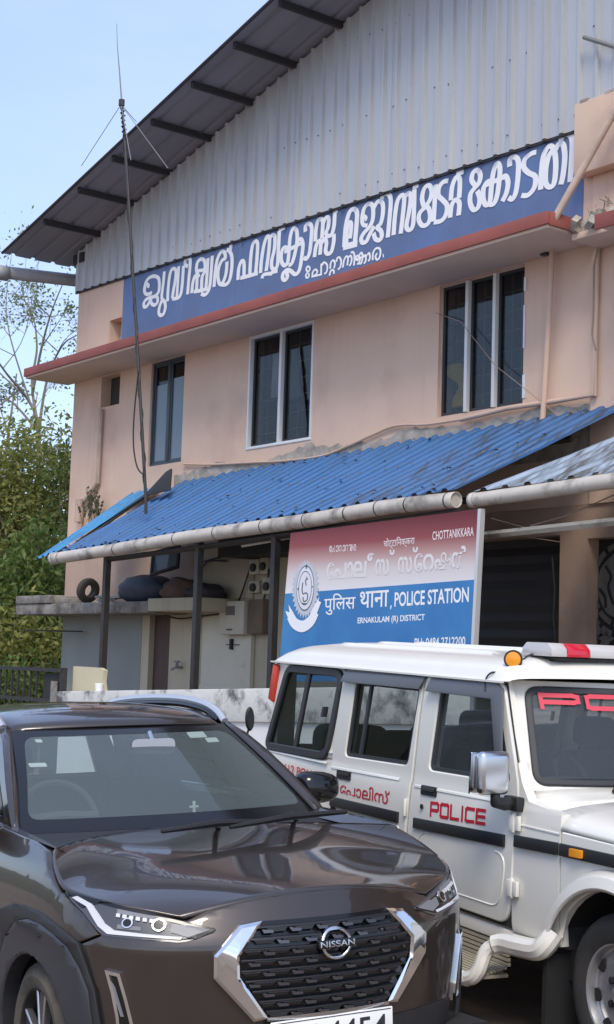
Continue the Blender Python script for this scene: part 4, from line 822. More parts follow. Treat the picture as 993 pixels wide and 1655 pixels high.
clump_tree('leafy_shrub', 'low dense green shrub beside the ledge at the left edge', ((-4.485,23,2.246)[0], 23, 0), 2.7, [((0, 0, 1.9), (.8, .6, .6)), ((.6, 0, 1.7), (.6, .5, .5))], 70, 28, 'leaf_olive', .15, 9, trunk=.05, droop=.6)
clump_tree('low_shrub', 'low green shrub behind the iron gate', ((-3.824,22,1.69)[0], 22, 0), 1.9, [((0, 0, 1.1), (.9, .5, .6)), ((-.8, 0, 1.0), (.9, .5, .6))], 80, 30, 'leaf_green', .13, 10, trunk=.04, droop=.5)
for i, (x, y, h, r, lm, lab) in enumerate(((-13.5, 34, 6.8, 2.4, 'leaf_dark', 'tall dark tree far left beyond the bare tree'), (-9.5, 40, 7.2, 2.6, 'leaf_green', 'rounded green tree furthest back on the left'), (-16, 27, 5.5, 2.2, 'leaf_olive', 'olive green tree left of the gate'))):
    clump_tree('leafy_tree', lab, (x, y, 0), h, [((0, 0, h*.68), (r, r, h*.26)), ((r*.4, 0, h*.5), (r*.9, r, h*.25))], 150, 30, lm, .24, 50+i, trunk=.2)
# rising ground behind the building, left
mat('hill_soil', (.07, .065, .03), .95, var=.3, vs=2, col2=(.045, .065, .02), mixs=.8)
m = MB(); rh = random.Random(3); m.grid(lambda x, y: (x, y, -.6+3.4*max(0, min(1, (y-21)/16))*max(0, min(1, (-1.5-x+.13*(y-20))/4)) + rh.uniform(-.06, .06)), frange(-60, 4, 30), frange(20, 75, 26)); kind(m.build('hill', 'hill_soil'), 'structure')
rg = random.Random(15); m = MB()
for i in range(9000):
    x = rg.uniform(-18, -1.2); y = rg.uniform(22, 40); z = -.6+3.4*max(0, min(1, (y-21)/16))*max(0, min(1, (-1.5-x+.13*(y-20))/4))
    if z < 0: continue
    leaf(m, Vector((x, y, z+abs(rg.gauss(0, .35)))), rg.uniform(.12, .26), .08, rg, .2)
kind(m.build('undergrowth', 'leaf_green', ang=180), 'stuff')

# ================================================================== white police jeep
JM = Matrix.Translation((2.0837, 6.7464, .019)) @ Matrix.Rotation(radians(-63.848), 4, 'Z') @ Matrix.Rotation(radians(1.44), 4, 'Y') @ Matrix.Rotation(radians(-.11), 4, 'X')
WHEELS_J = [(0, -.72), (0, .72), (-2.68, -.72), (-2.68, .72)]
mat('jeep_white', (.74, .715, .645), .28, var=.025, vs=3, coat=.35, col2=(.60, .58, .53), mixs=1.3, mixlo=.55, mixhi=.9)
mat('gap_dark', (.03, .028, .026), .8)
mat('trim_black', (.016, .016, .017), .5, var=.1, vs=10)
mat('visor_grey', (.10, .105, .115), .4)
mat('rubber_seal', (.035, .037, .04), .6)
mat('decal_red', (.50, .012, .03), .5); mat('decal_grey', (.16, .15, .14), .5); mat('decal_pink', (.62, .06, .09), .5)
mat('chrome', (.78, .79, .80), .08, metal=1.0); mat('chrome_dull', (.62, .63, .65), .22, metal=1.0)
mat('rim_silver', (.46, .46, .47), .35, metal=.7, var=.1, vs=8, col2=(.22, .2, .18), mixs=4, mixlo=.55, mixhi=.75)
mat('tyre', (.028, .027, .026), .85, var=.25, vs=9, bump=.15, bs=40, col2=(.06, .052, .045), mixs=3, mixlo=.5, mixhi=.75)
mat('tyre_dusty', (.05, .045, .037), .9, var=.3, vs=9, bump=.2, bs=40, col2=(.12, .10, .075), mixs=3, mixlo=.45, mixhi=.7)
mat('seat_grey', (.075, .075, .08), .85, var=.1, vs=6); mat('cabin_dark', (.03, .03, .032), .8); mat('seat_dark', (.035, .036, .042), .85)
mat('amber', (.75, .28, .02), .3); mat('lamp_red', (.55, .01, .03), .15, coat=.5); mat('lamp_red_dull', (.55, .05, .02), .4); mat('lamp_clear', (.50, .47, .46), .2, coat=.5); mat('lamp_blue', (.02, .05, .5), .15)
mat('step_board', (.36, .32, .24), .8, var=.15, vs=6); mat('under_dark', (.012, .012, .012), .9)
glass('glass_clear', (.80, .86, .85), 1.0, 0, (.28, .32, .34), .13); glass('glass_smoke', (.72, .76, .76), 1.0, 0, (.03, .033, .035), .06)  # glass_clear: pale diffuse body colour stands in for sky reflected in the windscreen
jp = thing('police_jeep', 'white boxy police jeep with red lettering and a light bar on its roof', 'jeep', M=JM)
YT = [(.0, .78), (.40, .80), (.48, .826), (.75, .836), (1.02, .832), (1.05, .824), (1.10, .824), (1.58, .812), (1.62, .808)]
def JS(side): return lambda u, v, off: (u, side*(smooth(YT, v)+off), v)
ZC = [.6, .75, .9, 1.02, 1.05, 1.1, 1.3, 1.45]
def arc(cx, cz, rx, rz, a0, a1, n=14): return [(cx+rx*cos(radians(a)), cz+rz*sin(radians(a))) for a in frange(a0, a1, n)]
QW = rounded([(-3.55, 1.062), (-2.712, 1.072), (-2.578, 1.568), (-3.31, 1.568)], [.05, .09, .09, .07])
RW = rounded([(-2.485, 1.098), (-1.772, 1.116), (-1.69, 1.530), (-2.41, 1.530)], .04)
FW = rounded([(-1.555, 1.114), (-.808, 1.128), (-.955, 1.540), (-1.49, 1.536)], .04)
def inset(poly, d):
    n = len(poly); out = []; A = sum(poly[i][0]*poly[(i+1) % n][1]-poly[(i+1) % n][0]*poly[i][1] for i in range(n)); sg_ = 1 if A > 0 else -1
    for i in range(n):
        a, b, c = Vector(poly[i-1]), Vector(poly[i]), Vector(poly[(i+1) % n]); e = (b-a).normalized(); f = (c-b).normalized(); t = (e+f).normalized(); no = Vector((-t.y, t.x))*sg_; k = d/max(.5, sqrt(max(.05, (1+e.dot(f))/2)))
        out.append(tuple(b+no*k))
    return out
for side in (-1, 1):
    F = JS(side)
    # body side behind the doors
    m = MB(); out = [(-3.50, .47)]+[(-3.545, .8), (-3.555, 1.06), (-3.44, 1.605), (-.93, 1.605), (-.72, 1.14), (-.66, 1.06), (-.395, 1.035), (-.395, .455), (-.80, .455), (-2.24, .455)]+arc(-2.68, .36, .43, .42, 15, 165, 12)+[(-3.12, .47)]
    plate(m, out, [inset(QW, -.004), inset(RW, -.012), inset(FW, -.012)], lambda u, v, o: F(u, v, o-.014 if -2.6 < u < -.76 and v < 1.6 else o), .05, cv=ZC, cu=[-2.6, -2.599, -.761, -.76]); m.build('body_side', 'jeep_white', jp, ang=30)
    m = MB(); plate(m, [(-2.66, .460), (-.765, .460), (-.735, 1.13), (-.895, 1.598), (-2.57, 1.598)], [inset(RW, -.008), inset(FW, -.008)], lambda u, v, o: F(u, v, o-.007), .004, cv=ZC); m.build('door_gap', 'gap_dark', jp)
    # doors with their window frames
    fd = rounded([(-1.742, .478), (-.80, .478), (-.757, .62), (-.738, 1.12), (-.905, 1.588), (-1.632, 1.588), (-1.668, 1.40), (-1.733, .73)], [.05, .07, .05, .05, .03, .02, .1, .1])
    rd = rounded([(-2.30, .478), (-1.765, .478), (-1.752, .73), (-1.685, 1.40), (-1.648, 1.588), (-2.552, 1.588), (-2.635, 1.18), (-2.645, .86), (-2.45, .72)], [.1, .05, .1, .1, .02, .03, .1, .05, .1])
    for nm, outl, win, hx, sx0, sx1, st in (('front_door', fd, FW, (-1.60, -1.447, 1.012), -1.650, -.815, .042), ('rear_door', rd, RW, (-2.545, -2.378, .993), -2.60, -1.815, .02)):
        m = MB(); plate(m, outl, [win], lambda u, v, o: F(u, v, o+.006), .035, bev=.006, cv=ZC); d = m.build('door', 'jeep_white', jp, ang=28)
        m = MB(); plate(m, win, [inset(win, .020)], lambda u, v, o: F(u, v, o-.004), .02, cv=ZC); m.build('window_seal', 'rubber_seal', d)
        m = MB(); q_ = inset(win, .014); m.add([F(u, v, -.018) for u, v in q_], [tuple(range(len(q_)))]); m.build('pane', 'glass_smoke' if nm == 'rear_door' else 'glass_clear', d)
        if nm == 'rear_door':
            m = MB(); m.prism([(-2.335, 1.12), (-2.310, 1.12), (-2.225, 1.535), (-2.25, 1.535)], F, -.02, -.004); m.build('window_bar', 'rubber_seal', d)
        # raised border above the strip and the rub strip
        m = MB(); zt = 1.030; m.grid(lambda u, k: F(u, zt+.018*(u-sx0)-[0, .004, .014, .018][int(k)], [.0065, .0105, .0105, .0065][int(k)]), frange(sx0-.02, sx1-.02, 6), [0, 1, 2, 3]); m.build('crease', 'jeep_white', d)
        m = MB(); zf = lambda u: .806+.03*(u-sx0) if nm == 'front_door' else .803+.008*(u-sx0)
        m.prism([(sx0, zf(sx0)), (sx1, zf(sx1)), (sx1, zf(sx1)+.058), (sx0, zf(sx0)+.054)], lambda u, v, h: F(u, v, h), .004, .020); m.build('rub_strip', 'trim_black', d, bevel=.004)
        m = MB(); a, b, c = hx; m.prism(rounded([(a, c-.026), (b, c-.024), (b, c+.024), (a, c+.022)], .008), lambda u, v, h: F(u, v, h), .004, .012); hd = m.build('handle', 'trim_black', d)
        m = MB(); m.prism(rounded([(a+.025, c-.004), (b-.02, c-.002), (b-.02, c+.016), (a+.025, c+.014)], .005), lambda u, v, h: F(u, v, h), .0125, .022); m.build('lever', 'cabin_dark', hd, bevel=.003)
        if side < 0:
            m = MB()
            if nm == 'front_door':
                polyribbons(m, blockletters('POLICE', -1.495, .892, .50, .062), lambda u, v, h: F(u, v+.045*(u+1.5), h), .0165, .0075)
                k_ = MB(); k_.lathe([(0, 0), (0, .013), (.006, .013), (.006, 0)], Matrix.Translation(F(-1.578, .925, .010)) @ Matrix.Rotation(-pi/2, 4, 'Z'), 10); k_.build('keyhole', 'trim_black', d)
            else: text(m, 'േപാലിസ്', -2.495, .884, .57, .074, F, bold=.012, off=.0085, du=.012)
            m.build('lettering', 'decal_red', d)
        cr_ = rounded([(sx0+.05, .80), (sx0-.02, .545), (sx1-.03, .545), (sx1+.01, .80)], .09, 6) if nm == 'front_door' else rounded([(-2.46, .76), (-2.28, .545), (sx1-.03, .545), (sx1+.02, .80)], .07, 6)
        m = MB(); m.tube([F(u, v, .004) for u, v in cr_], .006, 6); m.build('crease', 'jeep_white', d, ang=60)
        for hz in ((.955, .655) if nm == 'front_door' else (.90, .60)):
            x = -.742 if nm == 'front_door' else -1.748
            m = MB()
            if nm == 'front_door': m.box(F(x-.03, hz-.038, .004), F(x+.012, hz+.038, .026)); m.box(F(x+.016, hz-.034, .004), F(x+.05, hz+.034, .022))
            m.tube([F(x+.004, hz-.045, .014), F(x+.004, hz+.045, .014)], .011, 8); m.build('hinge', 'jeep_white', d, bevel=.003)
    # visors over the side windows
    for pl in ([(-2.535, 1.518), (-1.655, 1.522), (-1.622, 1.588), (-2.515, 1.585)], [(-1.582, 1.517), (-.985, 1.512), (-.865, 1.205), (-.812, 1.205), (-.895, 1.566), (-.95, 1.588), (-1.562, 1.588)]):
        m = MB(); m.prism(pl, lambda u, v, h: F(u, v, h+max(0, (1.585-v))*.30*(1 if u < -1.0 else .35)), .010, .020); m.build('rain_visor', 'visor_grey', jp, bevel=.004)
    # rear quarter window
    m = MB(); plate(m, inset(QW, -.022), [inset(QW, .026)], lambda u, v, o: F(u, v, o+.014), .03, bev=.006, cv=ZC); q = m.build('quarter_window', 'rubber_seal', jp)
    m = MB(); q_ = inset(QW, .02); m.add([F(u, v, -.004) for u, v in q_], [tuple(range(len(q_)))]); m.build('pane', 'glass_smoke', q)
    m = MB(); m.prism([(-3.165, 1.08), (-3.125, 1.08), (-2.985, 1.56), (-3.025, 1.56)], F, -.01, .008); m.prism([(-2.79, 1.30), (-2.765, 1.30), (-2.75, 1.36), (-2.775, 1.36)], F, -.01, .02); m.build('window_bar', 'rubber_seal', q)
    m = MB(); m.grid(lambda u, k: F(u, 1.046-[0, .004, .014, .018][int(k)], [.0005, .005, .005, .0005][int(k)]), frange(-3.52, -2.70, 5), [0, 1, 2, 3]); m.build('crease', 'jeep_white', jp)
    if side < 0:
        m = MB(); text(m, '112 POLICE', -3.25, .925, .50, .055, F, bold=.014, off=.003, du=-.01); m.build('lettering', 'decal_red', jp)
        m = MB(); text(m, 'HELP', -3.52, .825, .42, .05, F, bold=.008, off=.003); m.build('lettering', 'decal_grey', jp)
    # wing and cowl side
    m = MB(); wing = [(-.383, .458)]+arc(0, .33, .435, .435, 163, 20, 16)+[(.42, .42), (.60, .45), (.62, .955), (-.383, .962)]
    plate(m, wing, [], lambda u, v, o: F(u, v, o+.002), .04, bev=.005, cv=[.6, .75, .9]); wg = m.build('wing', 'jeep_white', jp, ang=28)
    m = MB(); m.grid(lambda a, k: (.0+(.436+[0, .012, .055, .085][int(k)])*cos(radians(a)), side*(.836+[.045, .052, .040, .0][int(k)]), .33+(.436+[0, .012, .055, .085][int(k)])*sin(radians(a))), frange(163, 8, 26), [0, 1, 2, 3]); m.build('wheel_flare', 'jeep_white', wg, solid=.006)
    m = MB(); m.prism([(-.732, .845), (-.395, .858), (-.395, .913), (-.732, .900)], F, .004, .019); m.build('rub_strip', 'trim_black', jp, bevel=.004)
    m = MB(); m.prism([(-.375, .859), (.55, .876), (.55, .930), (-.375, .914)], F, .006, .021); m.build('rub_strip', 'trim_black', wg, bevel=.004)
    m = MB(); m.prism(rounded([(-.285, .870), (-.195, .873), (-.195, .908), (-.285, .906)], .006), F, .022, .032); m.build('side_lamp', 'amber', wg, bevel=.004)
    m = MB(); m.grid(lambda u, k: F(u, .955-[0, .003, .009, .012][int(k)], [.0, .004, .004, .0][int(k)]), [-.70, -.55, -.40], [0, 1, 2, 3]); m.build('crease', 'jeep_white', jp)
    # step and its tube
    m = MB(); P = catmull([(-.405, side*.84, .52), (-.425, side*.874, .462), (-.47, side*.884, .432), (-.60, side*.886, .418), (-.735, side*.888, .406), (-.80, side*.93, .365), (-.815, side*.965, .27), (-.87, side*.98, .225), (-1.05, side*.985, .212), (-2.28, side*.985, .205), (-2.36, side*.95, .24), (-2.38, side*.86, .40)], 6); m.tube(P, [.048 if p.x > -.78 else .034 for p in P], 10); st = m.build('step_tube', 'jeep_white', jp)
    m = MB()
    for i in range(9): y0 = .80+i*.0195; m.box((-2.33, side*y0, .262-i*.004), (-.83, side*(y0+.014), .274-i*.004))
    m.box((-2.33, side*.79, .225), (-.83, side*.965, .240)); m.build('step_board', 'step_board', jp)
    m = MB()
    for i in range(5): z = .275+i*.022; m.box((-2.33, side*(.778+i*.002), z), (-.83, side*(.795+i*.002), z+.016))
    m.build('riser', 'step_board', jp)
    m = MB(); m.box((-2.28, side*.70, .385), (-.52, side*.812, .452)); m.build('sill', 'jeep_white', jp, bevel=.012)
    m = MB(); m.box((-.46, side*.60, .10), (-.43, side*.86, .42)); m.build('mud_flap', 'under_dark', jp)
    a = .45
    for xw in (0, -2.68):
        m = MB(); m.grid(lambda t, y: (xw+a*cos(t), side*y, .34+a*sin(t)), frange(-.2, pi+.2, 14), [.42, .80]); m.build('wheel_well', 'under_dark', jp)
    m = MB(); m.prism([(-3.555, 1.36), (-3.48, 1.34), (-3.43, 1.57), (-3.50, 1.585)], lambda u, v, h: (u, side*(.79+h), v), 0, .045); m.build('tail_lamp', 'lamp_red_dull', jp, bevel=.008)
# roof
RP = [(0, 1.752), (.18, 1.750), (.36, 1.742), (.52, 1.730), (.64, 1.716), (.72, 1.700), (.775, 1.675), (.802, 1.645), (.812, 1.615), (.818, 1.606), (.842, 1.603), (.842, 1.594), (.80, 1.590)]
def roofpt(x, k):
    y, z = RP[k]; f = 1.0
    if x < -3.22: t = min(1, (-3.22-x)/.30); f = sqrt(max(0, 1-t*t))
    if x > -1.06: t = min(1, (x+1.06)/.25); f = min(f, .06+.94*sqrt(max(0, 1-t*t)))
    zz = 1.603+(z-1.603)*f if z > 1.603 else z
    if k > 8 and x > -.92: pass
    return (x, y, zz)
xs_ = [-3.52, -3.51, -3.49, -3.45, -3.40, -3.33, -3.22]+frange(-3.1, -1.15, 10)+[-1.06, -1.0, -.94, -.89, -.85, -.825, -.812]
m = MB()
for sgn in (-1, 1): m.grid(lambda x, k: (lambda p: (p[0]+ (.0 if abs(p[1]) < .5 else -.06*((abs(p[1])-.5)/.34)**2*(1 if p[0] > -1.1 else 0)*(p[0]+1.1)/.29), sgn*p[1], p[2]))(roofpt(x, int(k))), xs_, list(range(len(RP))))
m.add([(-3.52, -.82, 1.60), (-3.52, .82, 1.60), (-3.52, .82, 1.59), (-3.52, -.82, 1.59)], [(0, 1, 2, 3)])
rf = m.build('roof', 'jeep_white', jp, ang=50, weld=True)
m = MB(); m.box((-3.5, -.80, 1.585), (-.95, .80, 1.592)); m.build('headlining', 'seat_grey', jp)
for y in (-.52, -.26, 0, .26, .52):
    m = MB(); z = interp(RP, abs(y)); m.grid(lambda x, k: (x, y+[-.045, -.03, .03, .045][int(k)], z+[-.004, .014, .014, -.004][int(k)]*(1 if -3.08 < x < -1.42 else 0)-.003), [-3.12, -3.07]+frange(-3.0, -1.5, 5)+[-1.43, -1.38], [0, 1, 2, 3]); m.build('roof_rib', 'jeep_white', rf)
# windscreen, scuttle, pillars
def WSm(u, v, off): t = (v-1.13)/(.45); return (lerp(-.650, -.835, t)+off*.92-.10*(abs(u)/.74)**2.2, u, v+off*.38)
wo_ = rounded([(-.735, 1.125), (.735, 1.125), (.69, 1.583), (-.69, 1.583)], .07, 6); ws_o = [(-.80, 1.10), (.80, 1.10), (.785, 1.612), (-.785, 1.612)]
UC = [-.6, -.45, -.3, -.15, 0, .15, .3, .45, .6]
m = MB(); plate(m, ws_o, [wo_], lambda u, v, o: WSm(u, v, o-.004), .05, bev=.004, cu=UC); m.build('windscreen_frame', 'jeep_white', jp)
m = MB(); plate(m, wo_, [inset(wo_, .032)], lambda u, v, o: WSm(u, v, o+.006), .03, bev=.006, cu=UC); ws = m.build('windscreen', 'rubber_seal', jp)
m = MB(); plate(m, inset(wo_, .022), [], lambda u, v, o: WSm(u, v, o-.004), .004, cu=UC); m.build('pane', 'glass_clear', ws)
m = MB(); polyribbons(m, blockletters('POLICE', -.625, 1.484, 1.25, .056, gap=.16), lambda u, v, h: WSm(u, v, h+.004), .021, .004); m.build('lettering', 'decal_pink', ws)
m = MB(); m.grid(lambda k, u: (lambda f: (lerp(-.66, -.478, f)-.10*(abs(u)/.8)**2.2*(1-f), u*lerp(1, .965, f), [1.118, 1.10, 1.085, 1.076][int(k)]-.035*(abs(u)/.8)**4))([0, .25, .7, 1][int(k)]), [0, 1, 2, 3], [-.80]+UC+[.80]); m.build('scuttle', 'jeep_white', jp, ang=50, solid=.01)
# bonnet
def HB(x, j):
    y, z = [(0, 1.088), (.25, 1.085), (.5, 1.072), (.66, 1.058), (.735, 1.048), (.775, 1.036), (.805, 1.010), (.822, .985), (.828, .966)][j]; f = (x+.47)/1.07
    return (x, y, z-.035*f-.02*f*f if j < 6 else z-.012*f)
m = MB()
for sgn in (-1, 1): m.grid(lambda x, j: (lambda p: (p[0], sgn*p[1], p[2]))(HB(x, int(j))), frange(-.468, .60, 8), list(range(9)))
m.build('bonnet', 'jeep_white', jp, ang=50, weld=True, solid=.012)
m = MB(); m.grid(lambda x, k: (x, [-.16, -.12, .12, .16][int(k)], HB(x, 0)[2]+[0, .022, .022, 0][int(k)]), frange(-.40, .55, 5), [0, 1, 2, 3]); m.build('bonnet_bulge', 'jeep_white', jp)
m = MB()
for s in (-.33, .30): m.lathe([(0, .0), (0, .014), (.012, .012), (.016, 0)], Matrix.Translation((-.40, s, 1.078)) @ Matrix.Rotation(-pi/2, 4, 'Y'), 10)
m.build('washer_jet', 'trim_black', jp)
for y0, y1 in ((-.36, .24), (.28, .66)):
    m = MB(); m.lathe([(0, 0), (0, .03), (.04, .022), (.045, 0)], Matrix.Translation((-.60, y0, 1.105)) @ Matrix.Rotation(-pi/2.6, 4, 'Y'), 12); a = Vector((-.575, y0, 1.14)); b = Vector(WSm(lerp(y0, y1, .5), 1.24, .03)); m.tube([a, b], .011, 6); c0 = Vector(WSm(y0+.10, 1.165, .018)); c1 = Vector(WSm(y1+.1, 1.32, .018)); m.tube([c0, (c0+c1)/2+Vector((.008, 0, 0)), c1], .010, 6); m.build('wiper', 'trim_black', jp)
# front end
m = MB(); m.box((.55, -.80, .45), (.60, .80, .965)); gl_ = m.build('grille_panel', 'jeep_white', jp, bevel=.02)
for i in range(7):
    m = MB(); y = -.33+i*.11; m.box((.602, y-.03, .60), (.612, y+.03, .90)); m.build('grille_slot', 'under_dark', gl_)
for s in (-.58, .58):
    m = MB(); m.lathe([(0, .12), (.02, .12), (.035, .10), (.03, 0)], Matrix.Translation((.60, s, .76)), 24); m.build('headlight', 'lamp_clear', jp)
m = MB(); m.box((.58, -.84, .38), (.74, .84, .56)); m.build('bumper', 'visor_grey', jp, bevel=.04, seg=3)
m = MB(); m.box((-3.62, -.80, .38), (-3.5, .80, .52)); m.build('bumper', 'visor_grey', jp, bevel=.03); m = MB(); m.box((-3.54, -.80, .47), (-3.50, .80, 1.08)); m.box((-3.54, -.80, 1.08), (-3.46, -.68, 1.60)); m.box((-3.54, .68, 1.08), (-3.46, .80, 1.60)); m.box((-3.50, -.68, 1.52), (-3.45, .68, 1.60)); td = m.build('tail_gate', 'jeep_white', jp)
m = MB(); m.add([(-3.52, -.68, 1.08), (-3.52, .68, 1.08), (-3.47, .68, 1.52), (-3.47, -.68, 1.52)], [(0, 1, 2, 3)]); m.build('pane', 'glass_smoke', td)
m = MB(); m.box((-3.48, -.74, .30), (.55, .74, .44)); m.build('underbody', 'under_dark', jp)
m = MB(); m.box((-.40, -.78, .44), (-.42, .76, .98)); m.build('firewall', 'cabin_dark', jp)
# mirrors
for side in (-1, 1):
    m = MB(); m.box((-.70, side*.895, 1.085), (-.765, side*1.065, 1.285)); mi = m.build('wing_mirror', 'chrome_dull', jp, bevel=.031, seg=4)
    m = MB(); m.box((-.772, side*.905, 1.085), (-.785, side*1.075, 1.275)); m.build('mirror_glass', 'chrome', mi)
    m = MB(); m.tube([(-.745, side*.84, 1.045), (-.745, side*.90, 1.04), (-.74, side*.955, 1.05), (-.735, side*.96, 1.09)], [.03, .032, .03, .024], 8); m.box((-.80, side*.825, 1.01), (-.69, side*.87, 1.075)); m.build('mirror_arm', 'trim_black', mi, bevel=.006)
# roof lamps
lb = Matrix.Translation((-.96, 0, 0)); m = MB(); m.box((-1.08, -.54, 1.712), (-.86, .54, 1.728)); br = m.build('light_bar', 'trim_black', jp, bevel=.006)
for a, b, mm in ((-.59, -.497, 'lamp_clear'), (-.495, -.36, 'lamp_red'), (-.358, .358, 'lamp_clear'), (.36, .495, 'lamp_blue'), (.497, .59, 'lamp_clear')):
    m = MB(); m.prism([(-1.10, 1.730), (-.84, 1.730), (-.845, 1.768), (-.88, 1.796), (-1.06, 1.796), (-1.095, 1.768)], lambda u, v, h: (u, h, v), a, b); m.build('lens', mm, br, bevel=.006)
for s in (-.5, .5):
    m = MB(); m.box((-1.0, s-.04, 1.68), (-.92, s+.04, 1.713)); m.build('foot', 'trim_black', br)
A = Matrix.Translation((-.955, -.735, 1.708)) @ Matrix.Rotation(radians(-40), 4, 'Z')
m = MB(); m.lathe([(-.03, 0), (-.03, .030), (.0, .046), (.012, .046), (.012, .038)], A, 20); al = m.build('beacon_lamp', 'trim_black', jp)
m = MB(); m.lathe([(.008, .039), (.012, .036), (.016, .02), (.018, 0)], A, 18); m.build('lens', 'amber', al)
m = MB(); m.tube([(-.965, -.735, 1.67), (-.965, -.765, 1.625)], .008, 6); m.tube(catmull([(-.97, -.735, 1.66), (-1.0, -.60, 1.735), (-1.0, -.5, 1.72)], 5), .005, 5); m.tube(catmull([(-.96, -.75, 1.63), (-1.02, -.81, 1.64), (-1.05, -.83, 1.60), (-1.03, -.84, 1.55)], 5), .005, 5); m.build('cable', 'cable', al)
# wheels
def wheel(parent, x, y, r, w, rimr, side, rimmat, tyremat, spokes, name='wheel', zc=None):
    W0 = bpy.data.objects.new(name, None); 
    M = Matrix.Translation((x, y, zc if zc else r)) @ Matrix.Rotation(side*pi/2, 4, 'Z')      # local +x points outwards
    m = MB(); t = w/2
    pr = [(-t*.85, rimr), (-t, rimr+.02), (-t*.98, r-.05), (-t*.8, r-.012), (-t*.55, r), (t*.55, r), (t*.8, r-.012), (t*.98, r-.05), (t*1.0, (r+rimr)/2), (t*.97, rimr+.02), (t*.85, rimr)]
    m.lathe(pr, M, 56); tw = m.build(name, tyremat, parent, ang=40)
    m = MB()
    for i in range(56):
        a = 2*pi*i/56
        for s0, s1 in ((-.52, -.2), (-.12, .12), (.2, .52), (.62, .86)):
            da = .07 if abs(s0) > .15 else .02
            c = lambda ax, rr, an: M @ Vector((ax*t, rr*cos(an), rr*sin(an)))
            rr = r+.006 if s0 < .6 else r-.004
            m.add([c(s0, rr, a), c(s1, rr if s0 < .6 else r-.020, a+da*.4), c(s1, rr if s0 < .6 else r-.02, a+da*.4+.055), c(s0, rr, a+.055)], [(0, 1, 2, 3)])
    kind(m.build('tread', tyremat, tw), 'stuff')
    m = MB(); m.lathe([(t*.3, rimr*.3), (-t*.3, rimr*.97), (-t*.5, rimr*.97), (t*.55, rimr*.965), (t*.86, rimr*1.0), (t*.90, rimr*1.03), (t*.84, rimr*1.05)], M, 40); rm = m.build('rim', rimmat if spokes == 'steel' else 'under_dark', tw, ang=40)
    if spokes == 'steel':
        m = MB(); m.lathe([(t*.62, 0), (t*.62, rimr*.20), (t*.52, rimr*.36), (t*.62, rimr*.55), (t*.60, rimr*.72), (t*.45, rimr*.92), (t*.52, rimr*.965)], M, 40); m.build('disc', rimmat, rm, ang=50)
        for i in range(8):
            a = 2*pi*i/8+.2; pl = rounded([(.70*rimr, -.09*rimr), (.90*rimr, -.15*rimr), (.90*rimr, .15*rimr), (.70*rimr, .09*rimr)], .012)
            m = MB(); m.prism([(u*cos(a)-v*sin(a), u*sin(a)+v*cos(a)) for u, v in pl], lambda u, v, h: M @ Vector((h, u, v)), t*.40, t*.635-abs(0)); m.build('slot', 'under_dark', rm)
        for i in range(5):
            a = 2*pi*i/5; m = MB(); m.lathe([(t*.5, .016), (t*.72, .016), (t*.76, .010), (t*.76, 0)], M @ Matrix.Translation((0, rimr*.40*cos(a), rimr*.40*sin(a))), 8); m.build('wheel_nut', 'under_dark', rm)
        m = MB(); m.lathe([(t*.6, rimr*.22), (t*.85, rimr*.20), (t*.92, rimr*.13), (t*.93, 0)], M, 20); m.build('hub_cap', rimmat, rm)
    else:
        for i in range(spokes):
            a = 2*pi*i/spokes+.3
            for k, (aw, mm, hh) in enumerate(((.16, 'rim_black', .74), (.055, 'rim_machined', .80))):
                for off in ((0,) if k == 0 else (-.115, .115)):
                    p = [(rimr*.16, off*.25-aw*.30), (rimr*.985, off*1.15-aw*.42), (rimr*.985, off*1.15+aw*.42), (rimr*.16, off*.25+aw*.30)]
                    p = [(u, v*rimr*1.6) for u, v in p]; m = MB(); m.prism([(u*cos(a)-v*sin(a), u*sin(a)+v*cos(a)) for u, v in p], lambda u, v, h: M @ Vector((h-.10*t*0, u, v)), t*.45, t*hh); m.build('spoke', mm, rm, bevel=.004, seg=1)
        m = MB(); m.lathe([(t*.5, rimr*.2), (t*.84, rimr*.17), (t*.86, 0)], M, 20); m.build('hub_cap', 'rim_black', rm)
    return tw
for x, y in WHEELS_J: wheel(jp, x, y*1.0, .335, .20, .205, -1 if y < 0 else 1, 'rim_silver', 'tyre', 'steel')
m = MB(); m.tube([(0, -.65, .33), (0, .65, .33)], .05, 8); m.tube([(-2.68, -.65, .33), (-2.68, .65, .33)], .06, 8); m.build('axles', 'under_dark', jp)
# cabin
def seat(parent, x, y, w, zb, ztop, matn, head=True, name='seat'):
    m = MB(); m.box((x-.25, y-w/2, zb-.12), (x+.27, y+w/2, zb)); s = m.build(name, matn, parent, bevel=.04, seg=3)
    m = MB(); m.prism(rounded([(-w/2, zb-.05), (w/2, zb-.05), (w/2*.86, ztop), (-w/2*.86, ztop)], .09), lambda u, v, h: (x-.24+h-(v-zb)*.22, y+u, v), -.07, .07); m.build('backrest', matn, s, bevel=.03, seg=2)
    if head:
        m = MB(); c = x-.24-(ztop+.09-zb)*.22; m.prism(rounded([(-.12, ztop+.03), (.12, ztop+.03), (.11, ztop+.19), (-.11, ztop+.19)], .05), lambda u, v, h: (c+h, y+u, v), -.04, .05); m.tube([(c, y-.05, ztop-.03), (c, y-.05, ztop+.06)], .008, 6); m.tube([(c, y+.05, ztop-.03), (c, y+.05, ztop+.06)], .008, 6); m.build('headrest', matn, s, bevel=.015)
    return s
seat(jp, -1.42, -.38, .50, .80, 1.22, 'seat_dark'); seat(jp, -1.42, .38, .50, .80, 1.20, 'seat_dark'); seat(jp, -2.22, 0, 1.3, .82, 1.24, 'seat_dark', False); seat(jp, -3.0, -.35, .55, .84, 1.22, 'seat_grey', False); seat(jp, -3.0, .35, .55, .84, 1.22, 'seat_grey', False)
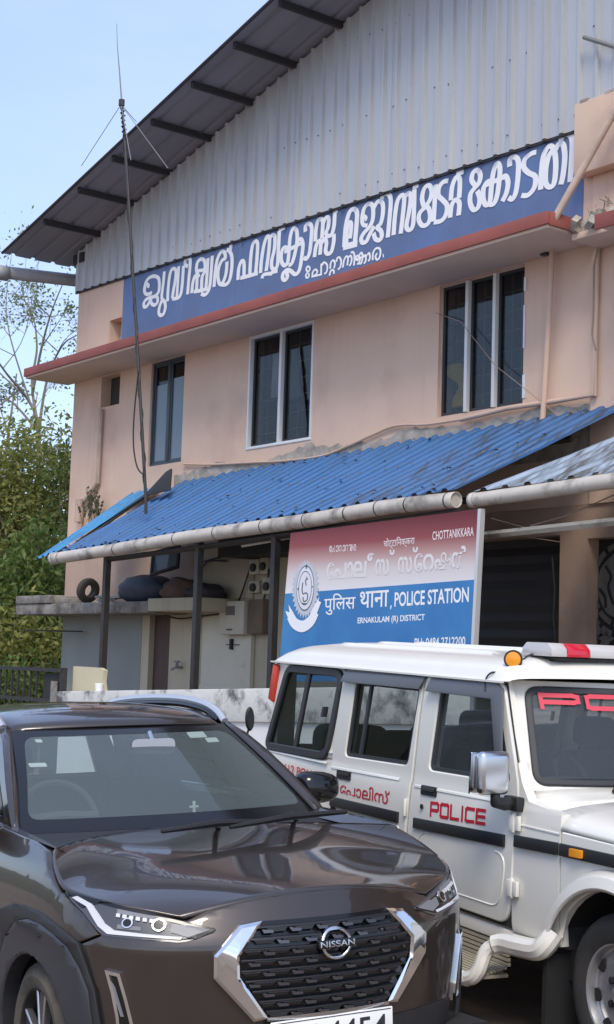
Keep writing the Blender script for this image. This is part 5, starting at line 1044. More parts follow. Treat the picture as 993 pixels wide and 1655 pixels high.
m = MB(); m.prism([(-.44, .80), (-.95, .80), (-.98, 1.0), (-.92, 1.08), (-.76, 1.08), (-.50, 1.0)], lambda u, v, h: (u, h, v), -.76, .76); m.build('dashboard', 'cabin_dark', jp, bevel=.02)
m = MB(); M = Matrix.Translation((-1.06, -.38, 1.10)) @ Matrix.Rotation(radians(-28), 4, 'Y'); m.tube([M @ Vector((0, .19*cos(a), .19*sin(a))) for a in frange(0, 2*pi, 33)], .014, 6); m.tube([M @ Vector((.02, -.18, 0)), M @ Vector((.05, 0, 0)), M @ Vector((.02, .18, 0))], .02, 6); m.build('steering_wheel', 'trim_black', jp)
m = MB(); m.box((-3.45, -.74, .44), (-.44, .74, .47)); m.build('floor', 'cabin_dark', jp)
m = MB(); m.prism([(-.62, 1.118), (-.30, 1.135), (-.30, 1.14), (-.62, 1.123)], lambda u, v, h: (-.70-h, u+.45, v), .0, .22); m.build('paper', 'paper', jp)
m = MB(); m.box((-.93, -.11, 1.49), (-.955, .11, 1.545)); m.tube([(-.93, 0, 1.545), (-.86, 0, 1.575)], .008, 6); m.build('inner_mirror', 'trim_black', jp, bevel=.008)

# ================================================================== dark brown suv
SM = Matrix.Translation((-.1965, 6.1322, -.0542)) @ Matrix.Rotation(radians(-61.5189), 4, 'Z') @ Matrix.Rotation(radians(-1.715), 4, 'Y') @ Matrix.Rotation(radians(2.143), 4, 'X')
WHEELS_S = [(0, -.75), (0, .75), (-2.5, -.75), (-2.5, .75)]
mat('suv_paint', (.042, .032, .027), .28, metal=.4, var=.04, vs=2, coat=1.0)
mat('cladding_black', (.018, .018, .020), .55, var=.1, vs=8, bump=.08, bs=120); mat('cladding_lip', (.030, .032, .038), .42)
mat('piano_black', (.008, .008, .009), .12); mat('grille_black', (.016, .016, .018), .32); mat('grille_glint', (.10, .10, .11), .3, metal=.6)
mat('rim_black', (.02, .02, .022), .3); mat('rim_machined', (.55, .55, .56), .25, metal=.9)
mat('lens_dark', (.06, .063, .07), .3, coat=.35); mat('lens_silver', (.16, .165, .18), .5, coat=.15); mat('drl_white', (.58, .59, .61), .35); mat('plate_white', (.78, .78, .76), .5); mat('plate_ink', (.02, .02, .022), .6)
mat('rail_silver', (.60, .60, .62), .3, metal=.6); mat('sticker_white', (.72, .74, .74), .6); mat('antenna_black', (.02, .02, .02), .5)
glass('glass_wind', (.72, .80, .78), 1.0, 0, (.26, .32, .32), .24); glass('glass_privacy', (.22, .24, .25), 1.0, 0, (.02, .02, .022), .2)  # glass_wind: dust film, made denser to stand for sky reflections too
sv = thing('brown_suv', 'dark brown suv with a wide chrome-sided grille parked in front of the jeep', 'car', M=SM)
PLAN = [(.775,0),(.771,.1),(.758,.2),(.737,.3),(.703,.42),(.655,.54),(.592,.645),(.517,.730),(.435,.783),(.35,.815),(.24,.836),(0,.852),(-.6,.862),(-1.2,.868),(-2.0,.862),(-2.7,.845),(-3.0,.80),(-3.14,.70),(-3.19,.5),(-3.2,0)]
UT = [0.0]
for (a, b), (c, d) in zip(PLAN, PLAN[1:]): UT.append(UT[-1]+((a-c)**2+(b-d)**2)**.5)
XU = [(u, p[0]) for u, p in zip(UT, PLAN)]; YU = [(u, p[1]) for u, p in zip(UT, PLAN)]
FR = [(.15,.16),(.25,.08),(.35,.045),(.45,.03),(.60,.012),(.72,0),(.75,0),(.80,.022),(.86,.055),(.93,.105),(1.0,.20),(1.1,.4)]
SDI = [(.15,.06),(.30,.02),(.5,0),(.70,.0),(.78,-.006),(.86,.006),(.90,.014),(.95,.028),(1.0,.050),(1.06,.085),(1.10,.098),(1.15,.105)]
def SKIN(u, z, off, side):
    e = 1e-3; uu = abs(u)
    x, y = smooth(XU, uu), smooth(YU, uu); dx = (smooth(XU, uu+e)-smooth(XU, max(uu-e, 0))); dy = (smooth(YU, uu+e)-smooth(YU, max(uu-e, 0))); L = sqrt(dx*dx+dy*dy) or 1
    nx, ny = dy/L, -dx/L
    if uu < 1e-6: nx, ny = 1.0, 0.0
    w = max(0.0, min(1.0, abs(nx)))**1.4; k = off-(smooth(FR, z)*w+smooth(SDI, z)*(1-w))
    return (x+nx*k, side*(1 if u >= 0 else -1)*(y+ny*k), z)

def SK(u, z, off): return SKIN(u, z, off, -1)
def mir(poly): return [(-u, z) for u, z in reversed(poly)]
CZ = [.36, .45, .55, .65, .72, .76, .80, .84, .88, .92, .95, .98, 1.0, 1.02, 1.04, 1.06, 1.08]
CU = [s*x for x in (.1, .2, .3, .4, .48, .56, .64, .72, .80, .88, .95) for s in (-1, 1)]+[0]
top_half = [(0, .912), (.12, .910), (.235, .904), (.344, .891), (.449, .870), (.535, .840), (.60, .845), (.674, .862), (.76, .88), (.85, .898), (1.0, .915)]
bh = top_half+[(1.03, .893), (.94, .852), (.853, .790), (.945, .755), (.912, .684), (.870, .60), (.853, .496), (.845, .36), (.80, .25)]
outl = bh[1:]+[(0, .235)]+mir(bh[1:])+[bh[0]]
m = MB(); plate(m, outl, [], SK, .03, bev=.004, cu=CU, cv=CZ); bp_ = m.build('front_bumper', 'suv_paint', sv, ang=60)
AC = (1.345, .31)
for sg_ in (1, -1):
    f = (lambda p: p) if sg_ > 0 else mir
    fen = [(.957, .758), (.862, .793), (.95, .858), (1.048, .895), (1.095, .912), (1.125, .912), (1.20, .940), (1.292, .978), (1.345, 1.008), (1.40, 1.036), (1.55, 1.058), (2.04, 1.080), (2.0, .28), (1.72, .27)]+arc(*AC, .365, .365, 0, 178, 16)+[(.92, .30), (.90, .5), (.918, .60), (.945, .684)]
    m = MB(); plate(m, f(fen), [], SK, .03, bev=.004, cu=[s*x for x in frange(.9, 2.0, 30) for s in (1, -1)], cv=CZ); m.build('fender', 'suv_paint', sv, ang=60)
    # plastic wheel arch
    out_ = [(.835, .26), (.850, .40), (.857, .496), (.876, .60), (.915, .684), (.952, .757), (1.03, .785), (1.106, .803), (1.21, .822), (1.329, .833), (1.46, .834), (1.57, .826), (1.70, .79), (1.78, .70), (1.83, .55), (1.85, .26)]
    lip = [(1.775, .30), (1.76, .45), (1.71, .60), (1.62, .70), (1.50, .768), (1.36, .795), (1.229, .791), (1.11, .77), (1.018, .740), (.947, .672), (.903, .597), (.89, .493), (.885, .30)]
    inn = [(1.71, .30)]+arc(*AC, .355, .355, 5, 175, 18)+[(.985, .30)]
    CU2 = [s*x for x in frange(.88, 1.84, 14) for s in (1, -1)]
    m = MB(); plate(m, f(out_+lip), [], lambda u, z, o: SK(u, z, o+.010), .02, bev=.003, cu=CU2, cv=CZ); ca = m.build('arch_cladding', 'cladding_black', sv, ang=50)
    m = MB(); plate(m, f(list(reversed(lip))+list(reversed(inn))), [], lambda u, z, o: SK(u, z, o+.016), .07, bev=.008, cu=CU2, cv=CZ); m.build('arch_lip', 'cladding_lip', ca, ang=50)
    m = MB(); plate(m, f(rounded([(1.475, .765), (1.455, .778), (1.30, .772), (1.21, .752), (1.235, .742), (1.33, .758)], .008)), [], lambda u, z, o: SK(u, z, o+.022), .006); m.build('badge', 'cladding_black', ca)
    R2 = (AC[0]+2.5, .31)
    outr = [(R2[0]-.5, .28)]+[(R2[0]-.5, .55)]+arc(*R2, .50, .50, 150, 30, 12)+[(R2[0]+.47, .35)]
    inr = arc(*R2, .36, .36, 5, 175, 16)
    m = MB(); plate(m, f(outr+inr), [], lambda u, z, o: SK(u, z, o+.010), .06, cu=[s*x for x in frange(R2[0]-.45, R2[0]+.45, 8) for s in (1, -1)]); m.build('arch_cladding', 'cladding_black', sv, ang=50)
    for a, b, nm in ((2.055, 3.05, 'door'), (3.065, 3.86, 'door')):
        pl = rounded([(a, .42), (b-.02 if a < 3 else b-.35, .42), (b, .80) if a > 3 else (b, .80), (b, 1.088), (a, 1.088)], .02)
        m = MB(); plate(m, f(pl), [], SK, .03, bev=.004, cu=[s*x for x in (2.3, 2.6, 2.9, 3.3, 3.6) for s in (1, -1)], cv=CZ); d = m.build(nm, 'suv_paint', sv, ang=60)
        m = MB(); m.tube([SK(sg_*(b-.28), .93, .01), SK(sg_*(b-.25), .935, .04), SK(sg_*(b-.1), .945, .04), SK(sg_*(b-.07), .945, .01)], .014, 6); m.build('handle', 'suv_paint', d)
    m = MB(); plate(m, f([(1.86, .27), (3.38, .27), (3.36, .41), (1.86, .41)]), [], lambda u, z, o: SK(u, z, o+.012), .03, cv=[.34], cu=[s*x for x in (2.2, 2.6, 3.0) for s in (1, -1)]); m.build('sill_cladding', 'cladding_black', sv)
    m = MB(); plate(m, f([(3.87, 1.088), (3.87, .70), (4.30, .50), (4.34, .40), (4.62, .40), (4.62, 1.088)]), [], SK, .03, bev=.004, cu=[s*x for x in frange(3.9, 4.6, 9) for s in (1, -1)], cv=CZ); m.build('rear_quarter', 'suv_paint', sv, ang=60)
    # headlamp
    hl = rounded([(1.09, .929), (1.048, .902), (.950, .862), (.851, .794), (.668, .782), (.540, .770), (.425, .811), (.53, .836), (.674, .868), (.85, .905)], [.01, .02, .02, .03, .03, .04, .01, .03, .03, .03])
    CH = [s*x for x in (.5, .6, .7, .8, .9, 1.0) for s in (1, -1)]
    m = MB(); plate(m, f(hl), [], lambda u, z, o: SK(u, z, o+.003), .02, cu=CH, cv=[.8, .84, .88]); hp = m.build('headlight', 'lens_dark', sv, ang=60)
    m = MB(); plate(m, f(hl), [f(inset(hl, .010))], lambda u, z, o: SK(u, z, o+.006), .004, cu=CH, cv=[.8, .84, .88]); m.build('bezel', 'piano_black', hp)
    drl = [(1.03, .908), (.94, .885), (.868, .823), (.825, .800), (.668, .791), (.555, .782)]; drl2 = [(.55, .790), (.665, .800), (.80, .812), (.842, .832), (.915, .893), (1.0, .915)]
    m = MB(); plate(m, f(drl+drl2), [], lambda u, z, o: SK(u, z, o+.007), .006, cu=CH); m.build('daylight_strip', 'drl_white', hp)
    for pl, mm in (([(.53, .789), (.45, .811), (.52, .826), (.59, .834), (.59, .806)], 'lens_silver'), ([(.80, .868), (.65, .848), (.65, .858), (.80, .882)], 'lens_silver'), ([(.79, .818), (.70, .812), (.70, .824), (.79, .832)], 'lens_silver')):
        m = MB(); plate(m, f(pl), [], lambda u, z, o: SK(u, z, o+.0065), .004, cu=CH); m.build('reflector', mm, hp)
    for uc, zc_, rr in ((.635, .832, .021), (.752, .838, .017)):
        ci = [(uc+rr*1.25*cos(2*pi*i/18), zc_+rr*sin(2*pi*i/18)) for i in range(18)]
        m = MB(); plate(m, f(ci), [f([(uc+rr*.95*cos(2*pi*i/18), zc_+rr*.75*sin(2*pi*i/18)) for i in range(18)])], lambda u, z, o: SK(u, z, o+.011), .006); pj = m.build('projector', 'chrome_dull', hp)
        m = MB(); plate(m, f([(uc+rr*.95*cos(2*pi*i/18), zc_+rr*.75*sin(2*pi*i/18)) for i in range(18)]), [], lambda u, z, o: SK(u, z, o+.0085), .002); m.build('lens', 'piano_black', pj)
    m = MB()
    for i in range(6): uu = .80-i*.026; plate(m, f([(uu, .857-i*.0035), (uu-.016, .855-i*.0035), (uu-.016, .866-i*.0035), (uu, .868-i*.0035)]), [], lambda u, z, o: SK(u, z, o+.010), .004)
    kind(m.build('led_row', 'drl_white', hp), 'stuff')
    # fog surround
    fg = [(.828, .678), (.770, .668), (.745, .58), (.722, .48), (.725, .42), (.785, .42), (.79, .52), (.805, .60)]
    m = MB(); plate(m, f(fg), [f(inset(fg, .012))], lambda u, z, o: SK(u, z, o+.012), .02, cu=CH, cv=[.5, .6]); fo = m.build('fog_surround', 'chrome', sv)
    m = MB(); plate(m, f(inset(fg, .010)), [], lambda u, z, o: SK(u, z, o+.005), .01, cu=CH, cv=[.5, .6]); m.build('fog_insert', 'piano_black', fo)
    m = MB(); plate(m, f([(.815, .655), (.79, .62), (.76, .52), (.772, .52), (.80, .61)]), [], lambda u, z, o: SK(u, z, o+.010), .004, cv=[.5, .6]); m.build('fog_lens', 'lens_silver', fo)
    # chrome side of the grille
    gc = [(.262, .832), (.345, .822), (.442, .727), (.443, .650), (.300, .490), (.248, .498), (.352, .648), (.354, .720)]
    m = MB(); plate(m, f(gc), [], lambda u, z, o: SK(u, z, o+.030-.014*max(0, (.40-u*sg_))/.15*0), .035, bev=.010, cu=[s*x for x in (.3, .35, .4) for s in (1, -1)]); m.build('grille_trim', 'chrome', sv, ang=25)
m = MB(); plate(m, [(-.252, .488), (.252, .488), (.252, .502), (-.252, .502)], [], lambda u, z, o: SK(u, z, o+.026), .03, cu=CU); m.build('grille_trim', 'chrome_dull', sv)
# grille
gin = [(-.30, .828), (.30, .828), (.36, .72), (.356, .645), (.25, .495), (-.25, .495), (-.356, .645), (-.36, .72)]
m = MB(); plate(m, gin, [], lambda u, z, o: SK(u, z, o+.004), .02, cu=CU, cv=CZ); gr = m.build('grille', 'piano_black', sv)
def gw(z): return interp([(.495, .245), (.645, .350), (.72, .354), (.83, .272)], z)
rows = 9
for r_ in range(rows):
    z = .515+r_*.0365; wd = gw(z)-.004; pit = .105; o0 = pit/2 if r_ % 2 else 0; pts = [(-wd, 0)]; x = -wd-.2+((wd+.2) % pit)+o0-pit; up = []
    ks = [j*pit+o0 for j in range(-6, 7)]
    m = MB(); plate(m, [(-wd, z), (wd, z), (wd, z+.0085), (-wd, z+.0085)], [], lambda u, zz, o: SK(u, zz, o+.022), .018, bev=.002, cu=CU)
    for c in ks:
        a_, b_ = max(c-.040, -wd+.004), min(c+.040, wd-.004)
        if b_-a_ > .03: plate(m, [(a_+.012, z-.0135), (b_-.012, z-.0135), (b_, z+.001), (a_, z+.001)], [], lambda u, zz, o: SK(u, zz, o+.0225-(z-zz)*.35), .018, bev=.0015, cu=[a_+.027, b_-.027])
    gb = m.build('grille_bar', 'grille_black', gr, ang=20)
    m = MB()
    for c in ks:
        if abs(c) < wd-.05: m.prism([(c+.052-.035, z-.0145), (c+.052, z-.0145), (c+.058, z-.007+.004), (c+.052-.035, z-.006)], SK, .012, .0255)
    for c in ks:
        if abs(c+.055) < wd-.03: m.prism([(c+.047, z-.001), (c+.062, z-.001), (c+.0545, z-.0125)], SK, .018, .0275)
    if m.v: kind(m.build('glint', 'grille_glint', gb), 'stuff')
# badge
def rg(r0, r1, n=40): return [(r1*cos(2*pi*i/n)*1.0, .742+r1*.92*sin(2*pi*i/n)) for i in range(n)], [(r0*cos(2*pi*i/n), .742+r0*.92*sin(2*pi*i/n)) for i in range(n)]
a, b = rg(.050, .061); m = MB(); plate(m, a, [b], lambda u, z, o: SK(u, z, o+.042), .02, bev=.003); bd = m.build('badge', 'chrome_dull', sv)
m = MB(); plate(m, rounded([(-.074, .727), (.074, .727), (.074, .757), (-.074, .757)], .006), [], lambda u, z, o: SK(u, z, o+.044), .02); m.build('badge_bar', 'piano_black', bd)
m = MB(); text(m, 'NISSAN', -.068, .7315, .136, .021, lambda u, z, o: SK(u, z, o+.0455), bold=.015) if False else None
m = MB(); V2, F2 = text2d('NISSAN', .136, .021, .012); m.add([SK(.068-x, .7315+y, .0455) for x, y in V2], F2); m.build('lettering', 'rim_machined', bd)
# lower intake and number plate
m = MB(); plate(m, [(-.66, .30), (.66, .30), (.68, .44), (-.68, .44)], [], lambda u, z, o: SK(u, z, o+.008), .02, cu=CU); m.build('lower_intake', 'cladding_black', sv)
m = MB(); m.box((.768, -.25, .366), (.776, .25, .488)); npz = m.build('number_plate', 'plate_white', sv, bevel=.003)
m = MB(); text(m, '0T 4454', -.205, .385, .43, .080, lambda u, v, o: (.7775+o, u, v), bold=.012); m.build('lettering', 'plate_ink', npz)
m = MB(); 
for z_ in (.372, .480): m.box((.7765, -.242, z_), (.7772, .242, z_+.003))
m.build('plate_border', 'plate_ink', npz)
# ---- bonnet
RB_ = [((-.03, .758, 1.048), (-.50, 1.052)), ((.06, .793, 1.010), (-.33, 1.034)), ((.15, .812, .974), (-.16, 1.015)), ((.245, .817, .938), (.01, .996)), ((.352, .783, .919), (.18, .977)), ((.455, .727, .902), (.35, .958)), ((.552, .612, .876), (.52, .939)), ((.620, .508, .850), (.683, .916))]
RT = list(range(len(RB_)))
def HOOD(r, t):
    def g(sel): return smooth([(k, sel(RB_[k])) for k in RT], r)
    xb, yb, zb, xc, zc = g(lambda q: q[0][0]), g(lambda q: q[0][1]), g(lambda q: q[0][2]), g(lambda q: q[1][0]), g(lambda q: q[1][1])
    a = abs(t); k = r/(len(RB_)-1); rd = 0
    z = zc+(zb-zc)*a**2.2+rd*math.exp(-((a-.66)/.2)**2)
    return (xc+(xb-xc)*a**2.1, t*yb, z)
m = MB(); m.grid(HOOD, frange(0, len(RB_)-1.0001, 29), [-1, -.985, -.95]+frange(-.9, .9, 37)+[.95, .985, 1]); bn = m.build('bonnet', 'suv_paint', sv, ang=60, solid=.012); bn.modifiers['t'].offset = -1
# ---- windscreen, cowl, pillars, roof
def WX(y, z): t = (z-1.055)/.41; return lerp(-.50-.11*(y/.68)**2, -1.17-.09*(y/.53)**2, t)+.035*4*t*(1-t)
def W2(u, v, off): return (WX(u, v)+off*.55, u, v+off*.84)
wo2 = rounded([(-.712, 1.050), (.712, 1.050), (.552, 1.462), (-.552, 1.462)], .03); wi2 = rounded([(-.660, 1.100), (.672, 1.100), (.525, 1.432), (-.512, 1.432)], .05, 6)
CY = frange(-.6, .6, 13); CW = frange(1.1, 1.42, 7)
m = MB(); plate(m, wo2, [wi2], W2, .006, cu=CY, cv=CW); wf = m.build('windscreen', 'piano_black', sv, ang=60)
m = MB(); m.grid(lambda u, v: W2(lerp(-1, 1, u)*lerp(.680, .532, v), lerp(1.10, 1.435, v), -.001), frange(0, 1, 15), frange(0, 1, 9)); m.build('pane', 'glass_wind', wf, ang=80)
for y, z, w_, h_ in ((-.455, 1.415, .03, .014), (-.515, 1.315, .075, .016), (.335, 1.418, .10, .026), (.40, 1.392, .07, .02)):
    m = MB(); m.prism(rounded([(y-w_/2, z-h_/2), (y+w_/2, z-h_/2), (y+w_/2, z+h_/2), (y-w_/2, z+h_/2)], .005), lambda u, v, h: W2(u, v, h), -.004, -.002); m.build('sticker', 'sticker_white', wf)
m = MB(); m.grid(lambda k, t: (lambda A, Bq: tuple(A[i]+(Bq[i]-A[i])*k+([0, 0, -.022][i])*4*k*(1-k) for i in range(3)))(HOOD(0.0, t), (WX(t*.712, 1.05)+.012, t*.712, 1.050)), [0, .25, .5, .75, 1], frange(-1, 1, 21)); m.build('cowl', 'cladding_black', sv, ang=60)
for s in (-1, 1):
    m = MB(); ft = [HOOD(0.0, 1.0), (-.20, .766, 1.058), (-.36, .768, 1.066), (-.52, .768, 1.074), (-.75, .768, 1.083)]; fi = [HOOD(0.0, .985), (-.20, .740, 1.060), (-.36, .732, 1.066), (-.52, .728, 1.073), (-.75, .725, 1.088)]
    m.grid(lambda i, k: (lambda q: (q[0], s*q[1], q[2]))([ft, fi][int(k)][int(i)]), [0, 1, 2, 3, 4], [0, 1]); m.grid(lambda i, k: (lambda q: (q[0], s*(q[1]-.05*k), q[2]-.03*k))(fi[int(i)]), [0, 1, 2, 3, 4], [0, 1]); m.build('fender_top', 'suv_paint', sv, ang=60)
for p0, p1, pv in (((-0.236,0.256,1.075), (-0.108,-0.282,1.075), (-0.42,0.094,1.06)), ((-0.298,0.692,1.085), (-0.139,0.039,1.07), (-0.443,0.487,1.07))):
    m = MB(); a, b, c = Vector(p0), Vector(p1), Vector(pv); ms = (a+b)/2; m.tube([a, ms+Vector((0, 0, .012)), b], [.011, .016, .009], 6); m.tube([c+Vector((.05, 0, -.02)), c+Vector((.03, 0, .01)), ms+Vector((0, 0, .014))], .012, 6); m.build('wiper', 'trim_black', sv)
def pout(t, s): return Vector((lerp(-.60, -1.22, t)-.08*t*t, s*(lerp(.738, .585, t)+.008*4*t*(1-t)), lerp(1.066, 1.462, t)+.03*4*t*(1-t)*.6))
for s in (-1, 1):
    m = MB()
    def pil(t, k):
        z = lerp(1.052, 1.460, t); y = lerp(.711, .553, t); A = Vector((WX(y, z)+.006, s*y, z)); O = pout(t, s); q = A.lerp(O, k); b = 4*k*(1-k)*.016; return tuple(q+Vector((b*.5, s*b*.6, b*.6)))
    m.grid(pil, frange(0, 1, 13), frange(0, 1, 6)); m.build('windscreen_pillar', 'suv_paint', sv, ang=70, solid=.004)
    # side of the cabin with the window openings
    def GS(u, v, off): t = (v-1.085)/.40; return (u, s*(lerp(.748, .585, max(0, t))+.018*max(0, 4*t*(1-t))+off), v)
    sid = [(-.60, 1.075), (-.80, 1.21), (-1.0, 1.335), (-1.16, 1.42), (-1.30, 1.468), (-1.5, 1.50), (-2.0, 1.515), (-2.6, 1.49), (-2.95, 1.44), (-3.14, 1.088)]
    w1 = [(-.72, 1.105), (-.87, 1.20), (-1.07, 1.32), (-1.25, 1.405), (-1.42, 1.44), (-1.70, 1.455), (-1.72, 1.105)]; w2 = [(-1.78, 1.105), (-1.76, 1.456), (-2.1, 1.458), (-2.45, 1.43), (-2.52, 1.105)]
    m = MB(); plate(m, sid, [w1, w2], GS, .03, cv=frange(1.1, 1.48, 8)); cs = m.build('cabin_side', 'suv_paint', sv, ang=60)
    for w_ in (w1, w2):
        m = MB(); plate(m, inset(w_, -.004), [inset(w_, .018)], lambda u, v, o: GS(u, v, o+.003), .01, cv=frange(1.1, 1.48, 8)); sl = m.build('window_seal', 'piano_black', cs)
        m = MB(); plate(m, inset(w_, .012), [], lambda u, v, o: GS(u, v, o-.006), .003, cv=frange(1.1, 1.48, 8)); m.build('pane', 'glass_privacy', sl)
    # rail
    rp_ = catmull([(-1.30, s*.575, 1.470), (-1.40, s*.580, 1.520), (-1.58, s*.582, 1.560), (-1.9, s*.582, 1.583), (-2.4, s*.575, 1.582), (-2.8, s*.56, 1.555), (-2.98, s*.55, 1.50)], 6)
    m = MB(); m.tube(rp_, [.020]*len(rp_), 8); rl = m.build('roof_rail', 'rail_silver', sv); m = MB(); m.tube([p+Vector((-.02, 0, -.028)) for p in rp_[4:-2]], .018, 6); m.build('rail_foot', 'piano_black', rl)
ZR = [(-1.165, 1.470), (-1.26, 1.502), (-1.38, 1.532), (-1.55, 1.555), (-1.8, 1.568), (-2.2, 1.570), (-2.6, 1.555), (-2.9, 1.525), (-3.02, 1.50)]
def ROOF(x, t):
    xx = x-.09*t*t*(1 if x > -1.3 else max(0, 1-(-1.3-x)/.6)); hw = interp([(-3.02, .545), (-2.6, .590), (-1.9, .605), (-1.5, .600), (-1.165, .545)], x); a = abs(t)
    zc = smooth([(-q[0], q[1]) for q in ZR], -x); zs = zc-interp([(1.165, .012), (1.4, .04), (1.8, .052), (3.0, .06)], -x)
    return (xx, t*hw, zs+(zc-zs)*(1-a**2.4)-.02*max(0, a-.9)/.1)
m = MB(); m.grid(ROOF, frange(-1.165, -3.02, 20), frange(-1, 1, 21)); m.build('roof', 'suv_paint', sv, ang=60, solid=.01)
m = MB(); m.grid(lambda x, t: (lambda p: (p[0], p[1]*.97, p[2]-.035))(ROOF(x, t)), frange(-1.22, -2.98, 8), frange(-1, 1, 9)); m.build('headlining', 'seat_grey', sv)
# tail
m = MB(); plate(m, [(-.75, .50), (.75, .50), (.78, 1.09), (.54, 1.50), (-.54, 1.50), (-.78, 1.09)], [[(-.58, 1.13), (.58, 1.13), (.45, 1.43), (-.45, 1.43)]], lambda u, v, o: (-3.19-o+max(0, v-1.05)*.40, u, v), .03, cv=[1.05]); tg = m.build('tail_gate', 'suv_paint', sv)
m = MB(); m.add([(-3.17+.04, -.60, 1.11), (-3.17+.04, .60, 1.11), (-3.03, .46, 1.44), (-3.03, -.46, 1.44)], [(0, 1, 2, 3)]); m.build('pane', 'glass_smoke', tg)
m = MB(); m.box((-3.22, -.80, .28), (-3.05, .80, .55)); m.build('rear_bumper', 'cladding_black', sv, bevel=.04)
m = MB(); m.box((-3.0, -.78, .22), (.62, .78, .34)); m.build('underbody', 'under_dark', sv)
for s in (-1, 1):
    for x in (0, -2.5):
        m = MB(); a = .40; m.grid(lambda t, y: (x+a*cos(t), s*y, .31+a*sin(t)), frange(-.25, pi+.25, 14), [.40, .80]); o_ = len(m.v); m.build('wheel_well', 'under_dark', sv)
    m = MB(); m.prism(rounded([(-3.13, .92), (-2.75, .98), (-2.80, 1.06), (-3.13, 1.06)], .02), lambda u, v, h: (u, s*(.80+h), v), 0, .06); m.build('tail_lamp', 'lamp_red', sv)
# door mirror
for s in (-1, 1):
    m = MB()
    def mf(u, v):
        th = pi*v; a = 2*pi*u; d = Vector((sin(th)*cos(a), sin(th)*sin(a), cos(th))); e = lambda q, k: (abs(q)**k)*(1 if q > 0 else -1)
        p = Vector((e(d.x, .8)*.085, e(d.y, .65)*.115, e(d.z, .7)*.078)); p.z *= 1-.12*p.y/.115*s; return (-.96+p.x, s*.905+p.y, 1.145+p.z)
    m.grid(mf, frange(0, 1, 25), frange(.001, .999, 15)); mr_ = m.build('door_mirror', 'piano_black', sv, ang=80, weld=True)
    m = MB(); m.prism(rounded([(-.095, -.055), (.095, -.06), (.09, .05), (-.085, .055)], .03), lambda u, v, h: (-1.045+h, s*.915+u, 1.145+v), -.008, .02); m.build('mirror_glass', 'chrome', mr_)
    m = MB(); m.tube([(-.92, s*.77, 1.10), (-.94, s*.86, 1.10)], .035, 8); m.build('mirror_foot', 'piano_black', mr_)
# small round mirror on a stalk (kerb view) beyond the far pillar
m = MB(); c = (-1.471,0.8,1.473)
m.tube([(c[0], c[1], c[2]-.02), (c[0]-.01, c[1]-.02, c[2]-.12), (c[0]-.03, c[1]-.06, c[2]-.20)], .006, 6); m.lathe([(-.008, 0), (-.010, .03), (0, .034), (.01, .03), (.008, 0)], Matrix.Translation(c) @ Matrix.Rotation(radians(15), 4, 'Z') @ Matrix.Scale(1.9, 4, (0, 0, 1)) @ Matrix.Scale(.8, 4, (0, 1, 0)), 16); m.build('kerb_mirror', 'antenna_black', sv)
# cabin
seat(sv, -1.55, -.36, .50, .72, 1.18, 'seat_dark'); seat(sv, -1.55, .36, .50, .72, 1.18, 'seat_dark'); seat(sv, -2.45, 0, 1.2, .72, 1.14, 'seat_dark', False)
m = MB(); m.grid(lambda y, k: [(-.54, y, 1.02), (-.75, y, 1.055), (-.95, y, 1.03), (-1.05, y, .90), (-1.0, y, .6)][int(k)], [-.74, -.4, 0, .4, .74], [0, 1, 2, 3, 4]); m.build('dashboard', 'seat_grey', sv, ang=60)
M = Matrix.Translation((-1.13, -.36, 1.05)) @ Matrix.Rotation(radians(-26), 4, 'Y'); m = MB(); m.tube([M @ Vector((0, .185*cos(a), .185*sin(a))) for a in frange(0, 2*pi, 33)], .015, 6); m.tube([M @ Vector((.02, -.17, 0)), M @ Vector((.05, 0, 0)), M @ Vector((.02, .17, 0))], .025, 6); m.build('steering_wheel', 'seat_grey', sv)
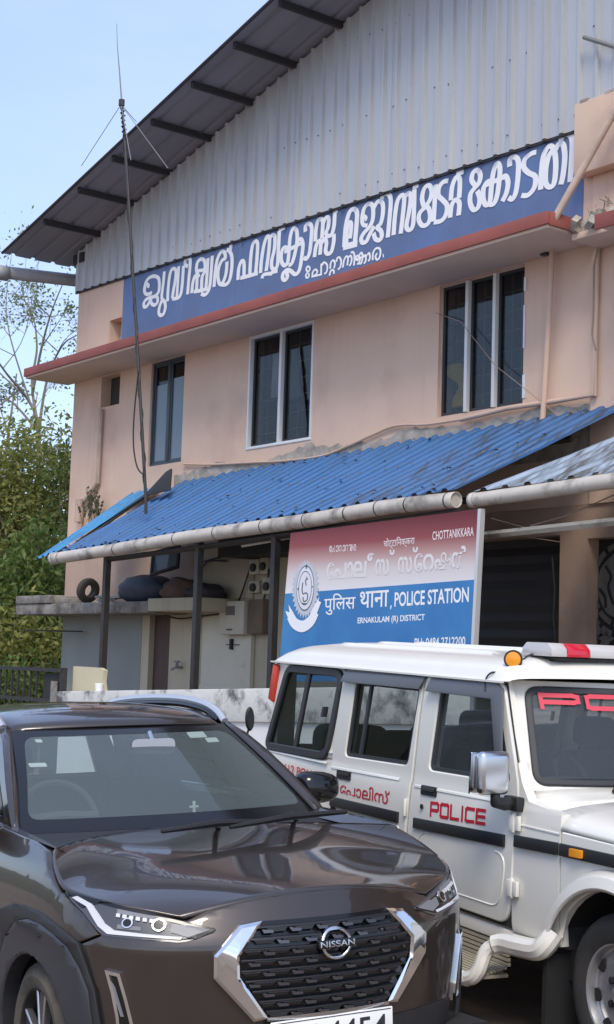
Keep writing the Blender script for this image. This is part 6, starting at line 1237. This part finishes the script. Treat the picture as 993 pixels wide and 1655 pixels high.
m = MB(); m.box((-3.0, -.76, .34), (-.5, .76, .37)); m.build('floor', 'cabin_dark', sv)
m = MB(); m.box((-.55, -.78, .40), (-.53, .78, 1.03)); m.build('firewall', 'cabin_dark', sv)
m = MB(); m.prism(rounded([(-.11, -.035), (.11, -.035), (.11, .035), (-.11, .035)], .03), lambda u, v, h: (-1.02+h, .06+u, 1.375+v), 0, .02); m.tube([(-1.01, .06, 1.40), (-1.05, .06, 1.44)], .01, 6); m.build('inner_mirror', 'chrome_dull', sv)
fgm = thing('dashboard_cross', 'small white cross figurine standing behind the windscreen of the brown suv', 'figurine', M=SM @ Matrix.Translation((-0.66,0.111,1.065)))
m = MB(); m.box((-.006, -.006, .012), (.006, .006, .075)); m.box((-.005, -.022, .045), (.005, .022, .055)); m.build('cross', 'sticker_white', fgm, bevel=.002); m = MB(); m.lathe([(0, 0), (0, .028), (.012, .02), (.014, 0)], Matrix.Rotation(-pi/2, 4, 'Y'), 12); m.build('foot', 'sticker_white', fgm)
for x, y in WHEELS_S: wheel(sv, x, y, .317, .19, .215, -1 if y < 0 else 1, 'rim_machined', 'tyre_dusty', 5)
m = MB(); m.tube([(0, -.65, .31), (0, .65, .31)], .05, 8); m.tube([(-2.5, -.65, .31), (-2.5, .65, .31)], .06, 8); m.build('axles', 'under_dark', sv)

# ================================================================== ground sheet through the tyre contacts
CP = []
for nm, R_ in (('J', JM), ('S', SM)):
    for lx, ly in (WHEELS_J if nm == 'J' else WHEELS_S): CP.append(R_ @ Vector((lx, ly, 0)))
def gz(x, y):
    n = d = 1e-9
    for p in CP:
        q = ((x-p.x)**2+(y-p.y)**2)+.02; k = 1/q**1.6; n += k*(p.z-.004); d += k
    k = 1/30.0**1.6; return n/(d+k*6)
xs = [-400, -150, -60, -25, -12] + frange(-7, 7, 50) + [12, 25, 60, 150, 400]; ys = [-400, -150, -60, -20, -5] + frange(-1, 14, 54) + [16, 18, 20.5, 60, 150, 400]
m = MB(); m.grid(lambda x, y: (x, y, gz(x, y)), xs, ys); kind(m.build('ground', 'forecourt', ang=60), 'structure')
